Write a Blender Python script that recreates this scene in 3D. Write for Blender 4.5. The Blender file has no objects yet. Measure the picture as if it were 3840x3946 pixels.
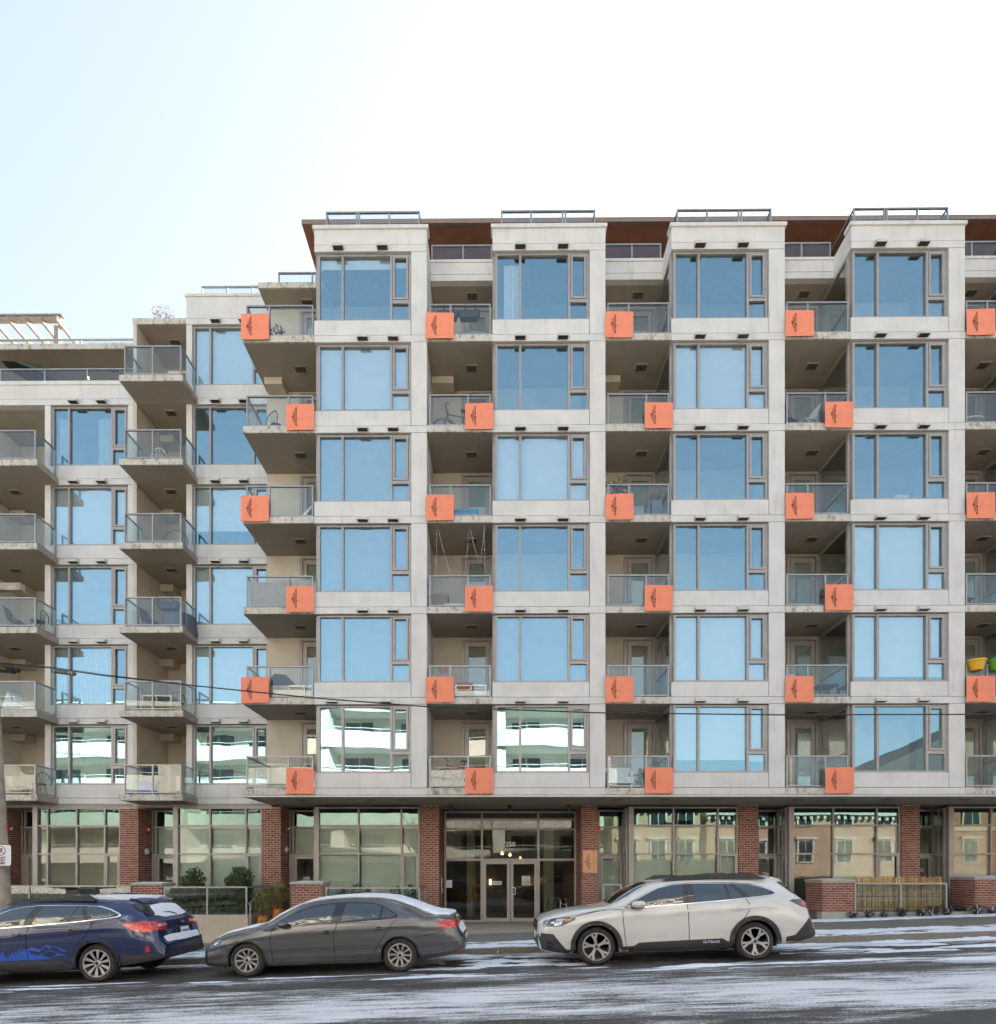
import bpy, bmesh, math, random
from mathutils import Vector, Matrix, noise
from mathutils.bvhtree import BVHTree
R = math.radians
random.seed(7)
S = bpy.context.scene
C = S.collection

# ---------------------------------------------------------------- camera, sky, sun, exposure
cam_d = bpy.data.cameras.new('camera')
cam = bpy.data.objects.new('camera', cam_d); C.objects.link(cam)
cam.location = (0, -19.4, 0)                 # z = 0 is the eye level, about 1.67 m above the road
cam.rotation_euler = (R(90), 0, R(0.42))
cam_d.sensor_fit = 'HORIZONTAL'; cam_d.sensor_width = 36
cam_d.lens = 22.9125
cam_d.shift_x = 0.00466; cam_d.shift_y = 0.3622
cam_d.clip_start = 0.1; cam_d.clip_end = 2000
S.camera = cam

SUN_EL, SUN_AZ = 28.0, 30.0                  # azimuth measured from +Y towards +X
w = bpy.data.worlds.new('World'); S.world = w; w.use_nodes = True
nt = w.node_tree; nt.nodes.clear()
sky = nt.nodes.new('ShaderNodeTexSky'); sky.sky_type = 'NISHITA'; sky.sun_disc = False
sky.sun_elevation = R(SUN_EL); sky.sun_rotation = R(SUN_AZ)
sky.altitude = 0; sky.air_density = 1.0; sky.dust_density = 1.9; sky.ozone_density = 1.0
bg = nt.nodes.new('ShaderNodeBackground'); bg.inputs[1].default_value = 0.15
wo = nt.nodes.new('ShaderNodeOutputWorld')
hz = nt.nodes.new('ShaderNodeGamma'); hz.inputs[1].default_value = .5      # thin winter haze: an evener, paler sky all round
nt.links.new(sky.outputs[0], hz.inputs[0]); nt.links.new(hz.outputs[0], bg.inputs[0]); nt.links.new(bg.outputs[0], wo.inputs[0])
sd = bpy.data.lights.new('sun', 'SUN'); sd.energy = 5.0; sd.angle = R(0.5); sd.color = (1, .93, .82)
so = bpy.data.objects.new('sun', sd); C.objects.link(so)
sdir = Vector((math.sin(R(SUN_AZ))*math.cos(R(SUN_EL)), math.cos(R(SUN_AZ))*math.cos(R(SUN_EL)), math.sin(R(SUN_EL))))
so.rotation_euler = sdir.to_track_quat('Z', 'Y').to_euler(); so.location = sdir*80
S.view_settings.view_transform = 'Standard'; S.view_settings.look = 'None'
S.view_settings.gamma = 1; S.view_settings.use_curve_mapping = False
S.view_settings.exposure = 2.16
S.render.engine = 'CYCLES'
S.cycles.max_bounces = 8; S.cycles.transparent_max_bounces = 16; S.cycles.caustics_reflective = False
S.cycles.caustics_refractive = False; S.cycles.use_denoising = True

# ---------------------------------------------------------------- materials
def nodes(name):
    m = bpy.data.materials.new(name); m.use_nodes = True
    t = m.node_tree; return m, t, t.nodes['Principled BSDF']
def lnk(t, a, b): t.links.new(a, b)
def coords(t, scale=(1, 1, 1), space='Object'):
    tc = t.nodes.new('ShaderNodeTexCoord'); mp = t.nodes.new('ShaderNodeMapping')
    mp.inputs['Scale'].default_value = scale
    if space == 'World':
        g = t.nodes.new('ShaderNodeNewGeometry'); lnk(t, g.outputs['Position'], mp.inputs[0])
    else: lnk(t, tc.outputs[space], mp.inputs[0])
    return mp.outputs[0]
def noise_n(t, vec, scale, detail=4, rough=.55):
    n = t.nodes.new('ShaderNodeTexNoise'); n.inputs['Scale'].default_value = scale
    n.inputs['Detail'].default_value = detail; n.inputs['Roughness'].default_value = rough
    lnk(t, vec, n.inputs['Vector']); return n.outputs['Fac']
def ramp(t, fac, stops):
    r = t.nodes.new('ShaderNodeValToRGB'); lnk(t, fac, r.inputs[0])
    e = r.color_ramp.elements
    while len(e) < len(stops): e.new(.5)
    for i, (p, c) in enumerate(stops):
        e[i].position = p; e[i].color = (*c, 1) if len(c) == 3 else c
    return r.outputs[0]
def mix(t, fac, a, b, mode='MIX'):
    n = t.nodes.new('ShaderNodeMix'); n.data_type = 'RGBA'; n.blend_type = mode
    for i, v in ((0, fac), (6, a), (7, b)):
        if isinstance(v, (int, float)): n.inputs[i].default_value = v
        elif isinstance(v, tuple): n.inputs[i].default_value = (*v, 1)
        else: lnk(t, v, n.inputs[i])
    return n.outputs[2]
def bump(t, h, strength, dist=.01):
    b = t.nodes.new('ShaderNodeBump'); b.inputs['Strength'].default_value = strength
    b.inputs['Distance'].default_value = dist; lnk(t, h, b.inputs['Height']); return b.outputs[0]
def mat(name, col, rough=.6, metal=0, var=.08, vs=6, bmp=0, spec=.5, coat=0, bscale=60):
    m, t, p = nodes(name)
    p.inputs['Roughness'].default_value = rough; p.inputs['Metallic'].default_value = metal
    p.inputs['Specular IOR Level'].default_value = spec
    if coat: p.inputs['Coat Weight'].default_value = coat; p.inputs['Coat Roughness'].default_value = .03
    v = coords(t)
    if var:
        n = noise_n(t, v, vs)
        lo = tuple(max(0, x*(1-var*1.6)) for x in col); hi = tuple(min(1, x*(1+var*1.3)) for x in col)
        lnk(t, ramp(t, n, [(.3, lo), (.7, hi)]), p.inputs['Base Color'])
    else: p.inputs['Base Color'].default_value = (*col, 1)
    if bmp: lnk(t, bump(t, noise_n(t, v, bscale, 3), bmp), p.inputs['Normal'])
    return m
def concrete(name, col, streak=.5, dirt=(.2, .185, .15), moss=None):
    m, t, p = nodes(name); p.inputs['Roughness'].default_value = .85
    wv = coords(t, (1, 1, 1), 'World')
    n1 = noise_n(t, wv, 1.3, 5); n2 = noise_n(t, wv, 34, 4)
    c1 = ramp(t, n1, [(.3, tuple(x*.87 for x in col)), (.7, tuple(min(1, x*1.05) for x in col))])
    c2 = mix(t, .10, c1, ramp(t, n2, [(.35, (.35, .34, .31)), (.65, (.9, .88, .83))]), 'MIX')
    sv = coords(t, (2.2, 2.2, .28), 'World'); n3 = noise_n(t, sv, 2.6, 6, .65)
    f3 = ramp(t, n3, [(.54, (0, 0, 0)), (.80, (streak, streak, streak))])
    c3 = mix(t, f3, c2, dirt)
    if moss:
        n4 = noise_n(t, coords(t, (1, 1, .55), 'World'), 5.5, 8, .8)
        c3 = mix(t, ramp(t, n4, [(.50, (0, 0, 0)), (.62, (.8, .8, .8))]), c3, moss)
        n5 = noise_n(t, coords(t, (1, 1, .5), 'World'), 14, 6, .8)
        c3 = mix(t, ramp(t, n5, [(.60, (0, 0, 0)), (.72, (.7, .7, .7))]), c3, (.04, .036, .028))
    lnk(t, c3, p.inputs['Base Color']); lnk(t, bump(t, n2, .15, .004), p.inputs['Normal'])
    return m
def glass(name, refl=.3, tint=(.8, .87, .88), wav=.25, rough=0.0, ws=.9, rcol=(1, 1, 1)):
    m, t, p = nodes(name); t.nodes.remove(p)
    out = t.nodes['Material Output']
    tr = t.nodes.new('ShaderNodeBsdfTransparent'); tr.inputs[0].default_value = (*tint, 1)
    gl = t.nodes.new('ShaderNodeBsdfGlossy'); gl.inputs['Roughness'].default_value = rough
    gl.inputs[0].default_value = (*rcol, 1)
    # the same reflectance from both faces of the pane: base + (1 - base)(1 - |cos|)^5
    ge = t.nodes.new('ShaderNodeNewGeometry'); dt = t.nodes.new('ShaderNodeVectorMath'); dt.operation = 'DOT_PRODUCT'
    lnk(t, ge.outputs['Normal'], dt.inputs[0]); lnk(t, ge.outputs['Incoming'], dt.inputs[1])
    def mth(op, *a):
        n = t.nodes.new('ShaderNodeMath'); n.operation = op
        for i, q in enumerate(a):
            if isinstance(q, (int, float)): n.inputs[i].default_value = q
            else: lnk(t, q, n.inputs[i])
        return n.outputs[0]
    pw = mth('POWER', mth('SUBTRACT', 1.0, mth('ABSOLUTE', dt.outputs['Value'])), 5.0)
    mr = mth('MULTIPLY_ADD', pw, 1-refl, refl).node
    if wav:
        oi = t.nodes.new('ShaderNodeObjectInfo'); g = t.nodes.new('ShaderNodeNewGeometry')
        ad = t.nodes.new('ShaderNodeVectorMath'); ad.operation = 'MULTIPLY_ADD'
        lnk(t, oi.outputs['Random'], ad.inputs[0]); ad.inputs[1].default_value = (37, 21, 53); lnk(t, g.outputs['Position'], ad.inputs[2])
        b = bump(t, noise_n(t, ad.outputs[0], ws, 1), wav, .02)
        lnk(t, b, gl.inputs['Normal'])
    ms = t.nodes.new('ShaderNodeMixShader')
    lnk(t, mr.outputs[0], ms.inputs[0]); lnk(t, tr.outputs[0], ms.inputs[1]); lnk(t, gl.outputs[0], ms.inputs[2])
    lnk(t, ms.outputs[0], out.inputs[0]); return m
def emit(name, col, st):
    m, t, p = nodes(name); p.inputs['Base Color'].default_value = (*col, 1)
    p.inputs['Emission Color'].default_value = (*col, 1); p.inputs['Emission Strength'].default_value = st; return m

M = {}
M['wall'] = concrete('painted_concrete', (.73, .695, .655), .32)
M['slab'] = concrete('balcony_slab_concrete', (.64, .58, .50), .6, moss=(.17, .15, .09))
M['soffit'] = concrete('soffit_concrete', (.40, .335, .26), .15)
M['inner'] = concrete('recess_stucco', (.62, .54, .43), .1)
M['plinth'] = concrete('plinth_concrete', (.45, .41, .33), .4)
M['frame'] = mat('window_aluminium', (.40, .36, .335), .45, .25, .05, 3)
M['rail'] = mat('guard_aluminium', (.36, .35, .335), .4, .5, .05, 3)
M['darkframe'] = mat('dark_panel', (.05, .045, .04), .7)  # even dark colour of the head and entrance spandrel panels
M['glass'] = glass('window_glass', .265, (.97, .985, .99), .11, ws=.8, rcol=(.55, .87, 1))
M['gglass'] = glass('guard_glass', .05, (.90, .94, .95), .04)
M['doorglass'] = glass('balcony_door_glass', .12, (.85, .9, .88), .05)
M['shopglass'] = glass('storefront_glass', .04, (.91, .95, .915), .10, ws=.8)
M['lobby'] = glass('lobby_glass', .032, (.82, .86, .82), .12, ws=.7)
M['teal'] = glass('teal_spandrel_glass', .11, (.22, .36, .32), .1, ws=.8, rcol=(.72, 1, .93))
M['blind'] = mat('roller_blind', (.93, .93, .90), .9, 0, .03, 4)
M['sheer'] = mat('sheer_blind', (.45, .47, .47), .9, 0, .05, 4)
M['curtain'] = mat('white_curtain', (.75, .75, .72), .9, 0, .05, 8)
M['room'] = mat('room_paint', (.34, .32, .29), .9, 0, .1, 1.5)
M['shopblind'] = mat('storefront_blind', (.58, .58, .51), .9, 0, .05, 2)
M['brickred'] = mat('red_brick', (.30, .115, .082), .85, 0, .3, 9, .4)
M['brickdark'] = mat('dark_red_brick', (.18, .072, .058), .85, 0, .3, 9, .4)
M['brickmid'] = mat('brown_red_brick', (.25, .098, .07), .85, 0, .3, 9, .4)
M['mortar'] = mat('pale_mortar', (.58, .45, .35), .9, 0, .12, 12, .3)
M['soffitwood'] = mat('brown_roof_soffit', (.30, .135, .075), .6, 0, .1, 2)
M['roofmetal'] = mat('roof_fascia', (.28, .19, .15), .5, .2)
M['hood'] = mat('vent_hood_metal', (.62, .58, .52), .5, .1)
M['grille'] = mat('vent_grille', (.05, .045, .038), .6)
M['black'] = mat('black_metal', (.018, .018, .018), .4)
M['white'] = mat('white_paint', (.8, .8, .8), .5, 0, .03)
M['snow'] = mat('snow', (.84, .87, .92), .75, 0, .05, 9, .5, .3, bscale=120)
M['wood'] = mat('weathered_wood', (.33, .27, .23), .8, 0, .2, 14)
M['red'] = mat('red_alarm', (.55, .03, .03), .4)
M['leaf'] = mat('evergreen_leaf', (.055, .085, .022), .55, 0, .5, 7)
M['leafy'] = mat('olive_leaf', (.16, .15, .035), .6, 0, .5, 7)
M['hedgeleaf'] = mat('hedge_leaf', (.10, .105, .045), .6, 0, .6, 6)
M['twig'] = mat('brown_twig', (.10, .06, .04), .8, 0, .3)
M['pot'] = mat('amber_glazed_pot', (.36, .13, .015), .25, 0, .15, 5)
M['reed'] = mat('reed_screen', (.60, .33, .12), .85, 0, .45, 30)

# ---------------------------------------------------------------- mesh helpers
class MB:
    def __init__(s): s.v = []; s.f = []; s.m = []; s.mi = 0
    def quad(s, *p):
        n = len(s.v); s.v += [tuple(q) for q in p]; s.f.append(tuple(range(n, n+len(p)))); s.m.append(s.mi); return s
    def box(s, x0, x1, y0, y1, z0, z1):
        n = len(s.v)
        s.v += [(x0,y0,z0),(x1,y0,z0),(x1,y1,z0),(x0,y1,z0),(x0,y0,z1),(x1,y0,z1),(x1,y1,z1),(x0,y1,z1)]
        for f in ((0,3,2,1),(4,5,6,7),(0,1,5,4),(1,2,6,5),(2,3,7,6),(3,0,4,7)):
            s.f.append(tuple(n+i for i in f)); s.m.append(s.mi)
        return s
    def prism(s, poly, ax, a, b):
        """polygon in the two other axes, extruded along axis ax from a to b"""
        def P(q, t):
            r = list(q); r.insert(ax, t); return tuple(r)
        n = len(s.v); k = len(poly)
        s.v += [P(q, a) for q in poly] + [P(q, b) for q in poly]
        s.f += [tuple(range(n, n+k)), tuple(range(n+2*k-1, n+k-1, -1))]
        s.f += [(n+i, n+k+i, n+k+(i+1) % k, n+(i+1) % k) for i in range(k)]
        s.m += [s.mi]*(k+2); return s
    def tube(s, pts, r, n=6, cap=True):
        pts = [Vector(p) for p in pts]; rs = r if isinstance(r, (list, tuple)) else [r]*len(pts)
        base = len(s.v); up = None
        for i, p in enumerate(pts):
            d = (pts[min(i+1, len(pts)-1)]-pts[max(i-1, 0)])
            d = d.normalized() if d.length > 1e-9 else Vector((0, 0, 1))
            if up is None: up = d.orthogonal().normalized()
            else:
                up = (up - d*up.dot(d)); up = up.normalized() if up.length > 1e-6 else d.orthogonal().normalized()
            q = d.cross(up)
            for k in range(n):
                a = 2*math.pi*k/n; s.v.append(tuple(p+(up*math.cos(a)+q*math.sin(a))*rs[i]))
        for i in range(len(pts)-1):
            for k in range(n):
                a = base+i*n+k; b = base+i*n+(k+1) % n
                s.f.append((a, b, b+n, a+n)); s.m.append(s.mi)
        if cap:
            s.f.append(tuple(range(base+n-1, base-1, -1))); e = base+(len(pts)-1)*n
            s.f.append(tuple(range(e, e+n))); s.m += [s.mi]*2
        return s
    def lathe(s, prof, n=16, c=(0, 0, 0), ax=2, arc=1.0):
        base = len(s.v); k = len(prof); nn = n if arc >= 1 else n+1
        for i in range(nn):
            a = 2*math.pi*arc*i/n
            for (r, h) in prof:
                p = [r*math.cos(a), r*math.sin(a)]; p.insert(ax, h)
                s.v.append((p[0]+c[0], p[1]+c[1], p[2]+c[2]))
        for i in range(n):
            j = (i+1) % nn
            for q in range(k-1):
                s.f.append((base+i*k+q, base+j*k+q, base+j*k+q+1, base+i*k+q+1)); s.m.append(s.mi)
        return s
    def mesh(s, name, mats, smooth=None):
        me = bpy.data.meshes.new(name); me.from_pydata(s.v, [], s.f)
        for m in (mats if isinstance(mats, (list, tuple)) else [mats]): me.materials.append(m)
        if any(s.m): me.polygons.foreach_set('material_index', s.m)
        bm = bmesh.new(); bm.from_mesh(me); bmesh.ops.recalc_face_normals(bm, faces=bm.faces); bm.to_mesh(me); bm.free()
        if smooth:
            me.polygons.foreach_set('use_smooth', [True]*len(me.polygons)); me.set_sharp_from_angle(angle=R(smooth))
        me.update(); return me
    def build(s, name, mats, parent=None, loc=(0, 0, 0), smooth=None):
        return put(name, s.mesh(name, mats, smooth), parent, loc)
def put(name, me, parent=None, loc=(0, 0, 0)):
    o = bpy.data.objects.new(name, me); C.objects.link(o); o.location = loc
    if parent: o.parent = parent
    return o
def thing(name, label, cat, loc=(0, 0, 0), group=None, rot=0):
    o = put(name, None, None, loc); o.rotation_euler = (0, 0, rot); return tag(o, label, cat, group)
def tag(o, label, cat, group=None):
    o['label'] = label; o['category'] = cat
    if group: o['group'] = group
    return o
def struct(o, kind='structure'): o['kind'] = kind; return o
def copy_tree(o, parent=None):
    c = o.copy(); C.objects.link(c)
    if parent: c.parent = parent
    for ch in o.children: copy_tree(ch, c)
    return c
def text_mesh(s, size, depth=.004, mirror=False):
    cu = bpy.data.curves.new('lettering', 'FONT'); cu.body = s; cu.size = size; cu.extrude = depth
    cu.align_x = 'CENTER'; cu.align_y = 'CENTER'; cu.resolution_u = 2; cu.offset = size*.02
    o = bpy.data.objects.new('lettering', cu); C.objects.link(o)
    dg = bpy.context.evaluated_depsgraph_get()
    me = bpy.data.meshes.new_from_object(o.evaluated_get(dg))
    bpy.data.objects.remove(o); return me
def lettering(s, size, m, parent, loc, rx=90, rz=0, name='lettering', ry=0):
    me = text_mesh(s, size); me.materials.clear(); me.materials.append(m)
    o = put(name, me, parent, loc); o.rotation_euler = (R(rx), R(ry), R(rz)); return o
# ---------------------------------------------------------------- ground
GX = .0345                                             # the street climbs to the right
def road_z(x, y): return -1.673 + GX*x - .015*max(0, (y+8.35)/2.1)
def walk_z(x, y): return -1.565 + GX*x - .04*(y+6.25)
def sheet(name, m, x0, x1, y0, y1, zf, nx=2, ny=2, kind='structure'):
    mb = MB()
    for i in range(nx+1):
        for j in range(ny+1):
            x = x0+(x1-x0)*i/nx; y = y0+(y1-y0)*j/ny; mb.v.append((x, y, zf(x, y)))
    for i in range(nx):
        for j in range(ny):
            a = i*(ny+1)+j; mb.f.append((a, a+ny+1, a+ny+2, a+1)); mb.m.append(0)
    return struct(mb.build(name, m), kind)
def asphalt():
    m, t, p = nodes('winter_asphalt')
    v = coords(t, (1, 1, 1), 'World')
    base = ramp(t, noise_n(t, v, 2.2, 5), [(.3, (.042, .039, .035)), (.7, (.088, .081, .071))])
    grit = noise_n(t, v, 150, 2, .8)
    base = mix(t, ramp(t, grit, [(.5, (0, 0, 0)), (.7, (.4, .4, .4))]), base, (.16, .155, .15))
    # thin driven snow: long streaks along the street, in bands across it
    sep = t.nodes.new('ShaderNodeSeparateXYZ'); lnk(t, v, sep.inputs[0])
    wob = noise_n(t, coords(t, (.10, .25, 1), 'World'), 1.0, 2)
    ya = t.nodes.new('ShaderNodeMath'); ya.operation = 'MULTIPLY_ADD'
    lnk(t, wob, ya.inputs[0]); ya.inputs[1].default_value = 1.1; lnk(t, sep.outputs[1], ya.inputs[2])
    mr = t.nodes.new('ShaderNodeMapRange'); lnk(t, ya.outputs[0], mr.inputs[0])
    mr.inputs[1].default_value = -13.0; mr.inputs[2].default_value = -6.0
    band = ramp(t, mr.outputs[0], [(0, (.10, .10, .10)), (.16, (.12, .12, .12)), (.25, (.50, .50, .50)), (.46, (.50, .50, .50)),
                                   (.57, (.13, .13, .13)), (.66, (.30, .30, .30)), (.75, (.10, .10, .10)), (.93, (.12, .12, .12)), (1, (.5, .5, .5))])
    s1 = noise_n(t, coords(t, (.55, 4.2, 1), 'World'), 1.7, 8, .68)
    s2 = noise_n(t, coords(t, (.30, .9, 1), 'World'), 1.1, 5, .6)
    s3 = noise_n(t, coords(t, (3, 7, 1), 'World'), 9, 5, .75)
    def ma(a, op, b):
        n = t.nodes.new('ShaderNodeMath'); n.operation = op
        for i, q in enumerate((a, b)):
            if isinstance(q, float): n.inputs[i].default_value = q
            else: lnk(t, q, n.inputs[i])
        return n.outputs[0]
    tot = ma(ma(ma(s1, 'MULTIPLY', .85), 'ADD', ma(s2, 'MULTIPLY', .75)), 'ADD', ma(s3, 'MULTIPLY', .45))
    # drier on the left, more snow to the right
    xr = t.nodes.new('ShaderNodeMapRange'); lnk(t, sep.outputs[0], xr.inputs[0])
    xr.inputs[1].default_value = -9; xr.inputs[2].default_value = 8; xr.inputs[3].default_value = -.06; xr.inputs[4].default_value = .05
    tot = ma(ma(tot, 'ADD', xr.outputs[0]), 'ADD', ma(band, 'MULTIPLY', .62))
    tot = ma(tot, 'ADD', ma(ma(noise_n(t, coords(t, (.8, 1.8, 1), 'World'), 38, 6, .9), 'SUBTRACT', .5), 'MULTIPLY', .9))
    mask = ramp(t, tot, [(.0, (0, 0, 0)), (1.0, (1, 1, 1))])
    f = t.nodes.new('ShaderNodeMapRange'); lnk(t, tot, f.inputs[0]); f.interpolation_type = 'SMOOTHSTEP'
    f.inputs[1].default_value = 1.17; f.inputs[2].default_value = 1.38; f.inputs[4].default_value = .9
    t.nodes.remove(mask.node)
    lnk(t, mix(t, f.outputs[0], base, (.86, .87, .89)), p.inputs['Base Color'])
    rr = ramp(t, noise_n(t, v, 1.1, 4), [(.35, (.55, .55, .55)), (.7, (.9, .9, .9))])
    lnk(t, rr, p.inputs['Roughness'])
    h = ma(grit, 'ADD', ma(f.outputs[0], 'MULTIPLY', 1.5))
    lnk(t, bump(t, h, .35, .006), p.inputs['Normal'])
    return m
M['asphalt'] = asphalt()
M['kerb'] = concrete('kerb_concrete', (.16, .133, .098), .5)
M['walk'] = concrete('pavement_concrete', (.185, .166, .128), .45)
M['landing'] = concrete('landing_concrete', (.50, .415, .31), .4)
sheet('road', M['asphalt'], -70, 70, -60, -6.25, road_z, 28, 40)
kb = MB()
for x0 in [i*1.5-69 for i in range(92)]:
    g = .006; x1 = x0+1.5-g
    n = len(kb.v)
    kb.v += [(x, y, z) for x in (x0, x1) for (y, z) in ((-6.25, road_z(x, -6.25)-.1), (-6.25, walk_z(x, -6.25)-.012), (-6.235, walk_z(x, -6.25)), (-6.08, walk_z(x, -6.08)), (-6.08, walk_z(x, -6.08)-.3))]
    for i in range(4): kb.f.append((n+i, n+i+1, n+6+i, n+5+i)); kb.m.append(0)
    kb.f += [(n, n+1, n+2, n+3, n+4), (n+9, n+8, n+7, n+6, n+5)]; kb.m += [0, 0]
struct(kb.build('kerb', M['kerb']))
sheet('boulevard', M['walk'], -70, 70, -6.08, -4.1, lambda x, y: walk_z(x, y)-.006, 2, 2)
# pavement slabs, sawn joints between them
pv = struct(thing('pavement', 'wet grey concrete pavement in square slabs', 'pavement'))
del pv['category']
for i in range(-14, 18):
    x0 = i*1.4; mb = MB(); n = 0
    for (y0, y1) in ((-4.095, -2.40), (-2.385, -.62)):
        mb.prism([(x0, y0), (x0+1.388, y0), (x0+1.388, y1), (x0, y1)], 2, 0, 1)
        for q in range(len(mb.v)-8, len(mb.v)):
            x, y, z = mb.v[q]; mb.v[q] = (x, y, walk_z(x, y)-(.08 if z == 0 else 0))
    mb.build('paving_slab', M['walk'], pv)
sheet('pavement_far', M['walk'], 25.2, 70, -4.1, 3, walk_z); sheet('pavement_near', M['walk'], -70, -19.6, -4.1, 3, walk_z)
sheet('ground', M['plinth'], -70, 70, -4.1, 22, lambda x, y: walk_z(x, y)-.06, 2, 10)
ld = MB().box(-2.3, 2.95, -.6, 4.2, -2.3, -1.815); struct(ld.build('entrance_landing', M['landing']))
sheet('opposite_pavement', M['walk'], -70, 70, -60, -22.5, lambda x, y: road_z(x, y)+.12)

# ---------------------------------------------------------------- apartment building
B = thing('apartment_building', 'pale concrete seven-storey apartment building with bay windows and glass balconies', 'apartment building')
PITCH, BW = 5.464, 3.45
BX = [-5.632+PITCH*k for k in range(5)]
def T(n): return 5.135+2.775*(n-1)
cache = {}
for i_, c_ in enumerate(((.16, .16, .16), (.42, .39, .33), (.24, .22, .2), (.55, .53, .48))): M['paint%d' % i_] = mat('room_colour', c_, .9, 0, .1, 1.2)
def shared(key, fn):
    if key not in cache: cache[key] = fn()
    return cache[key]

def window_frame(a, b, m1, m2, h, plain=False):
    """frame seen from the street, origin at its top left; depth along +y"""
    mb = MB(); f = .07
    mb.box(a, b, .0, .12, -.05, 0).box(a, b, -.02, .12, -h, -h+.065)
    mb.box(a, a+f, 0, .12, -h+.065, -.05).box(b-f, b, 0, .12, -h+.065, -.05)
    for m in (m1, m2): mb.box(m-.035, m+.035, -.01, .12, -h+.065, -.05)
    tz = -1.45
    if not plain:
        mb.box(m2+.035, b-f, .0, .12, tz-.05, tz+.05)
        # opening sash in the upper right light
        x0, x1 = m2+.05, b-f-.015
        for q in ((x0, x1, tz+.06, tz+.12), (x0, x1, -.12, -.06)): mb.box(q[0], q[1], -.015, .05, q[2], q[3])
        mb.box(x0, x0+.06, -.015, .05, tz+.12, -.12).box(x1-.06, x1, -.015, .05, tz+.12, -.12)
    return mb
def panes(a, b, m1, m2, h):
    f, tz = .07, -1.45
    return [(a+f, m1-.035, -h+.065, -.05), (m1+.035, m2-.035, -h+.065, -.05),
            (m2+.11, b-f-.075, tz+.12, -.12), (m2+.035, b-f, -h+.065, tz-.05)]
def pane_mesh(p, m, y=.06):
    return MB().box(p[0], p[1], y, y+.012, p[2], p[3]).mesh('pane', m)
def blind_mesh(p, cov, m, y=.14):
    z1 = p[3]; z0 = p[3]-(p[3]-p[2])*cov
    return MB().box(p[0], p[1], y, y+.01, z0, z1).mesh('blind', m)
def drape_mesh(x0, x1, z0, z1, m, y=.17):
    mb = MB(); n = max(6, int((x1-x0)/.035)); k = len(mb.v)
    for i in range(n+1):
        x = x0+(x1-x0)*i/n; yy = y+.02*math.sin(i*1.9)+.012*math.sin(i*.7)
        mb.v += [(x, yy, z0), (x, yy, z1)]
    for i in range(n): mb.f.append((k+2*i, k+2*i+2, k+2*i+3, k+2*i+1)); mb.m.append(0)
    return mb.mesh('curtain', m)
def window(x, y, n, dims, style):
    a, b, m1, m2, h = dims
    fr = put('window', shared(('wf', dims), lambda: window_frame(*dims).mesh('window', M['frame'])), B, (x, y, T(n)))
    ps = panes(*dims)
    for i, p in enumerate(ps):
        put('pane', shared(('wp', dims, i), lambda: pane_mesh(p, M['glass'])), fr)
    kind, cov = style[0], style[1] if len(style) > 1 else 1
    if kind in ('blind', 'sheer'):
        for i, p in enumerate(ps):
            pc = cov if i < 2 else (min(1, cov*1.4) if i == 2 else max(0, cov*3.4-2.4))
            if i == 2 and kind == 'sheer' and cov < 1: pc = cov
            if pc > .01: put('blind', shared(('wb', dims, i, round(pc, 3), kind), lambda: blind_mesh(p, pc, M[kind])), fr)
    if kind in ('open', 'valance', 'drape', 'lace'):
        q = random.Random(int(x*7)+n*31).randrange(4)
        put('room_wall', shared(('rw', dims, q), lambda: MB().box(dims[0], dims[1], 1.78, 1.8, -2.5, 0).mesh('room_wall', M['paint%d' % q])), fr)
    if kind == 'valance':
        for i in range(3):
            p = ps[i]; put('blind', shared(('wv', dims, i), lambda: blind_mesh(p, .14, M['blind'])), fr)
    elif kind == 'curtain':
        for p in (ps[0], ps[1]): put('curtain', drape_mesh(p[0], p[1], p[2], p[3], M['curtain']), fr)
    elif kind == 'drape':
        p = ps[0]; put('curtain', drape_mesh(p[0]+.2, p[1], p[2], p[3]-.15, M['curtain']), fr)
    elif kind == 'lace':
        for i, (q0, q1) in ((0, (.15, .9)), (1, (.62, .98))):
            p = ps[i]; wd = p[1]-p[0]; put('curtain', drape_mesh(p[0]+wd*q0, p[0]+wd*q1, p[2]+.1, p[3]-.25, M['sheer']), fr)
    return fr

BAYW = (.08, 2.955, .85, 2.35, 2.08)
ST = {(0,6):('valance',),(1,6):('drape',),(2,6):('open',),(3,6):('open',),(4,6):('open',),
      (0,5):('blind',.93),(1,5):('open',),(2,5):('blind',),(3,5):('open',),(4,5):('open',),
      (0,4):('sheer',),(1,4):('blind',),(2,4):('open',),(3,4):('open',),(4,4):('blind',),
      (0,3):('sheer',),(1,3):('open',),(2,3):('open',),(3,3):('blind',),(4,3):('open',),
      (0,2):('sheer',),(1,2):('sheer',),(2,2):('blind',),(3,2):('blind',.93),(4,2):('blind',),
      (0,1):('open',),(1,1):('open',),(2,1):('blind',.82),(3,1):('open',),(4,1):('open',)}
def hood_mesh():
    mb = MB(); mb.prism([(-.17, .085), (-.02, .13), (.0, .13), (.0, -.0), (-.17, .0)], 0, -.165, .165)
    mb.mi = 1; mb.box(-.145, .145, -.155, -.015, -.006, -.001)
    return mb.mesh('vent_hood', [M['hood'], M['grille']])
def hood(x, y, n): put('vent_hood', shared('hood', hood_mesh), B, (x, y, T(n)+.06))
HX = lambda k, n: ((.75, 2.1) if n == 6 else (.55, 2.2) if n == 1 else (1.5, 2.43)) if k == 0 else (.85, 2.15)

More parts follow.
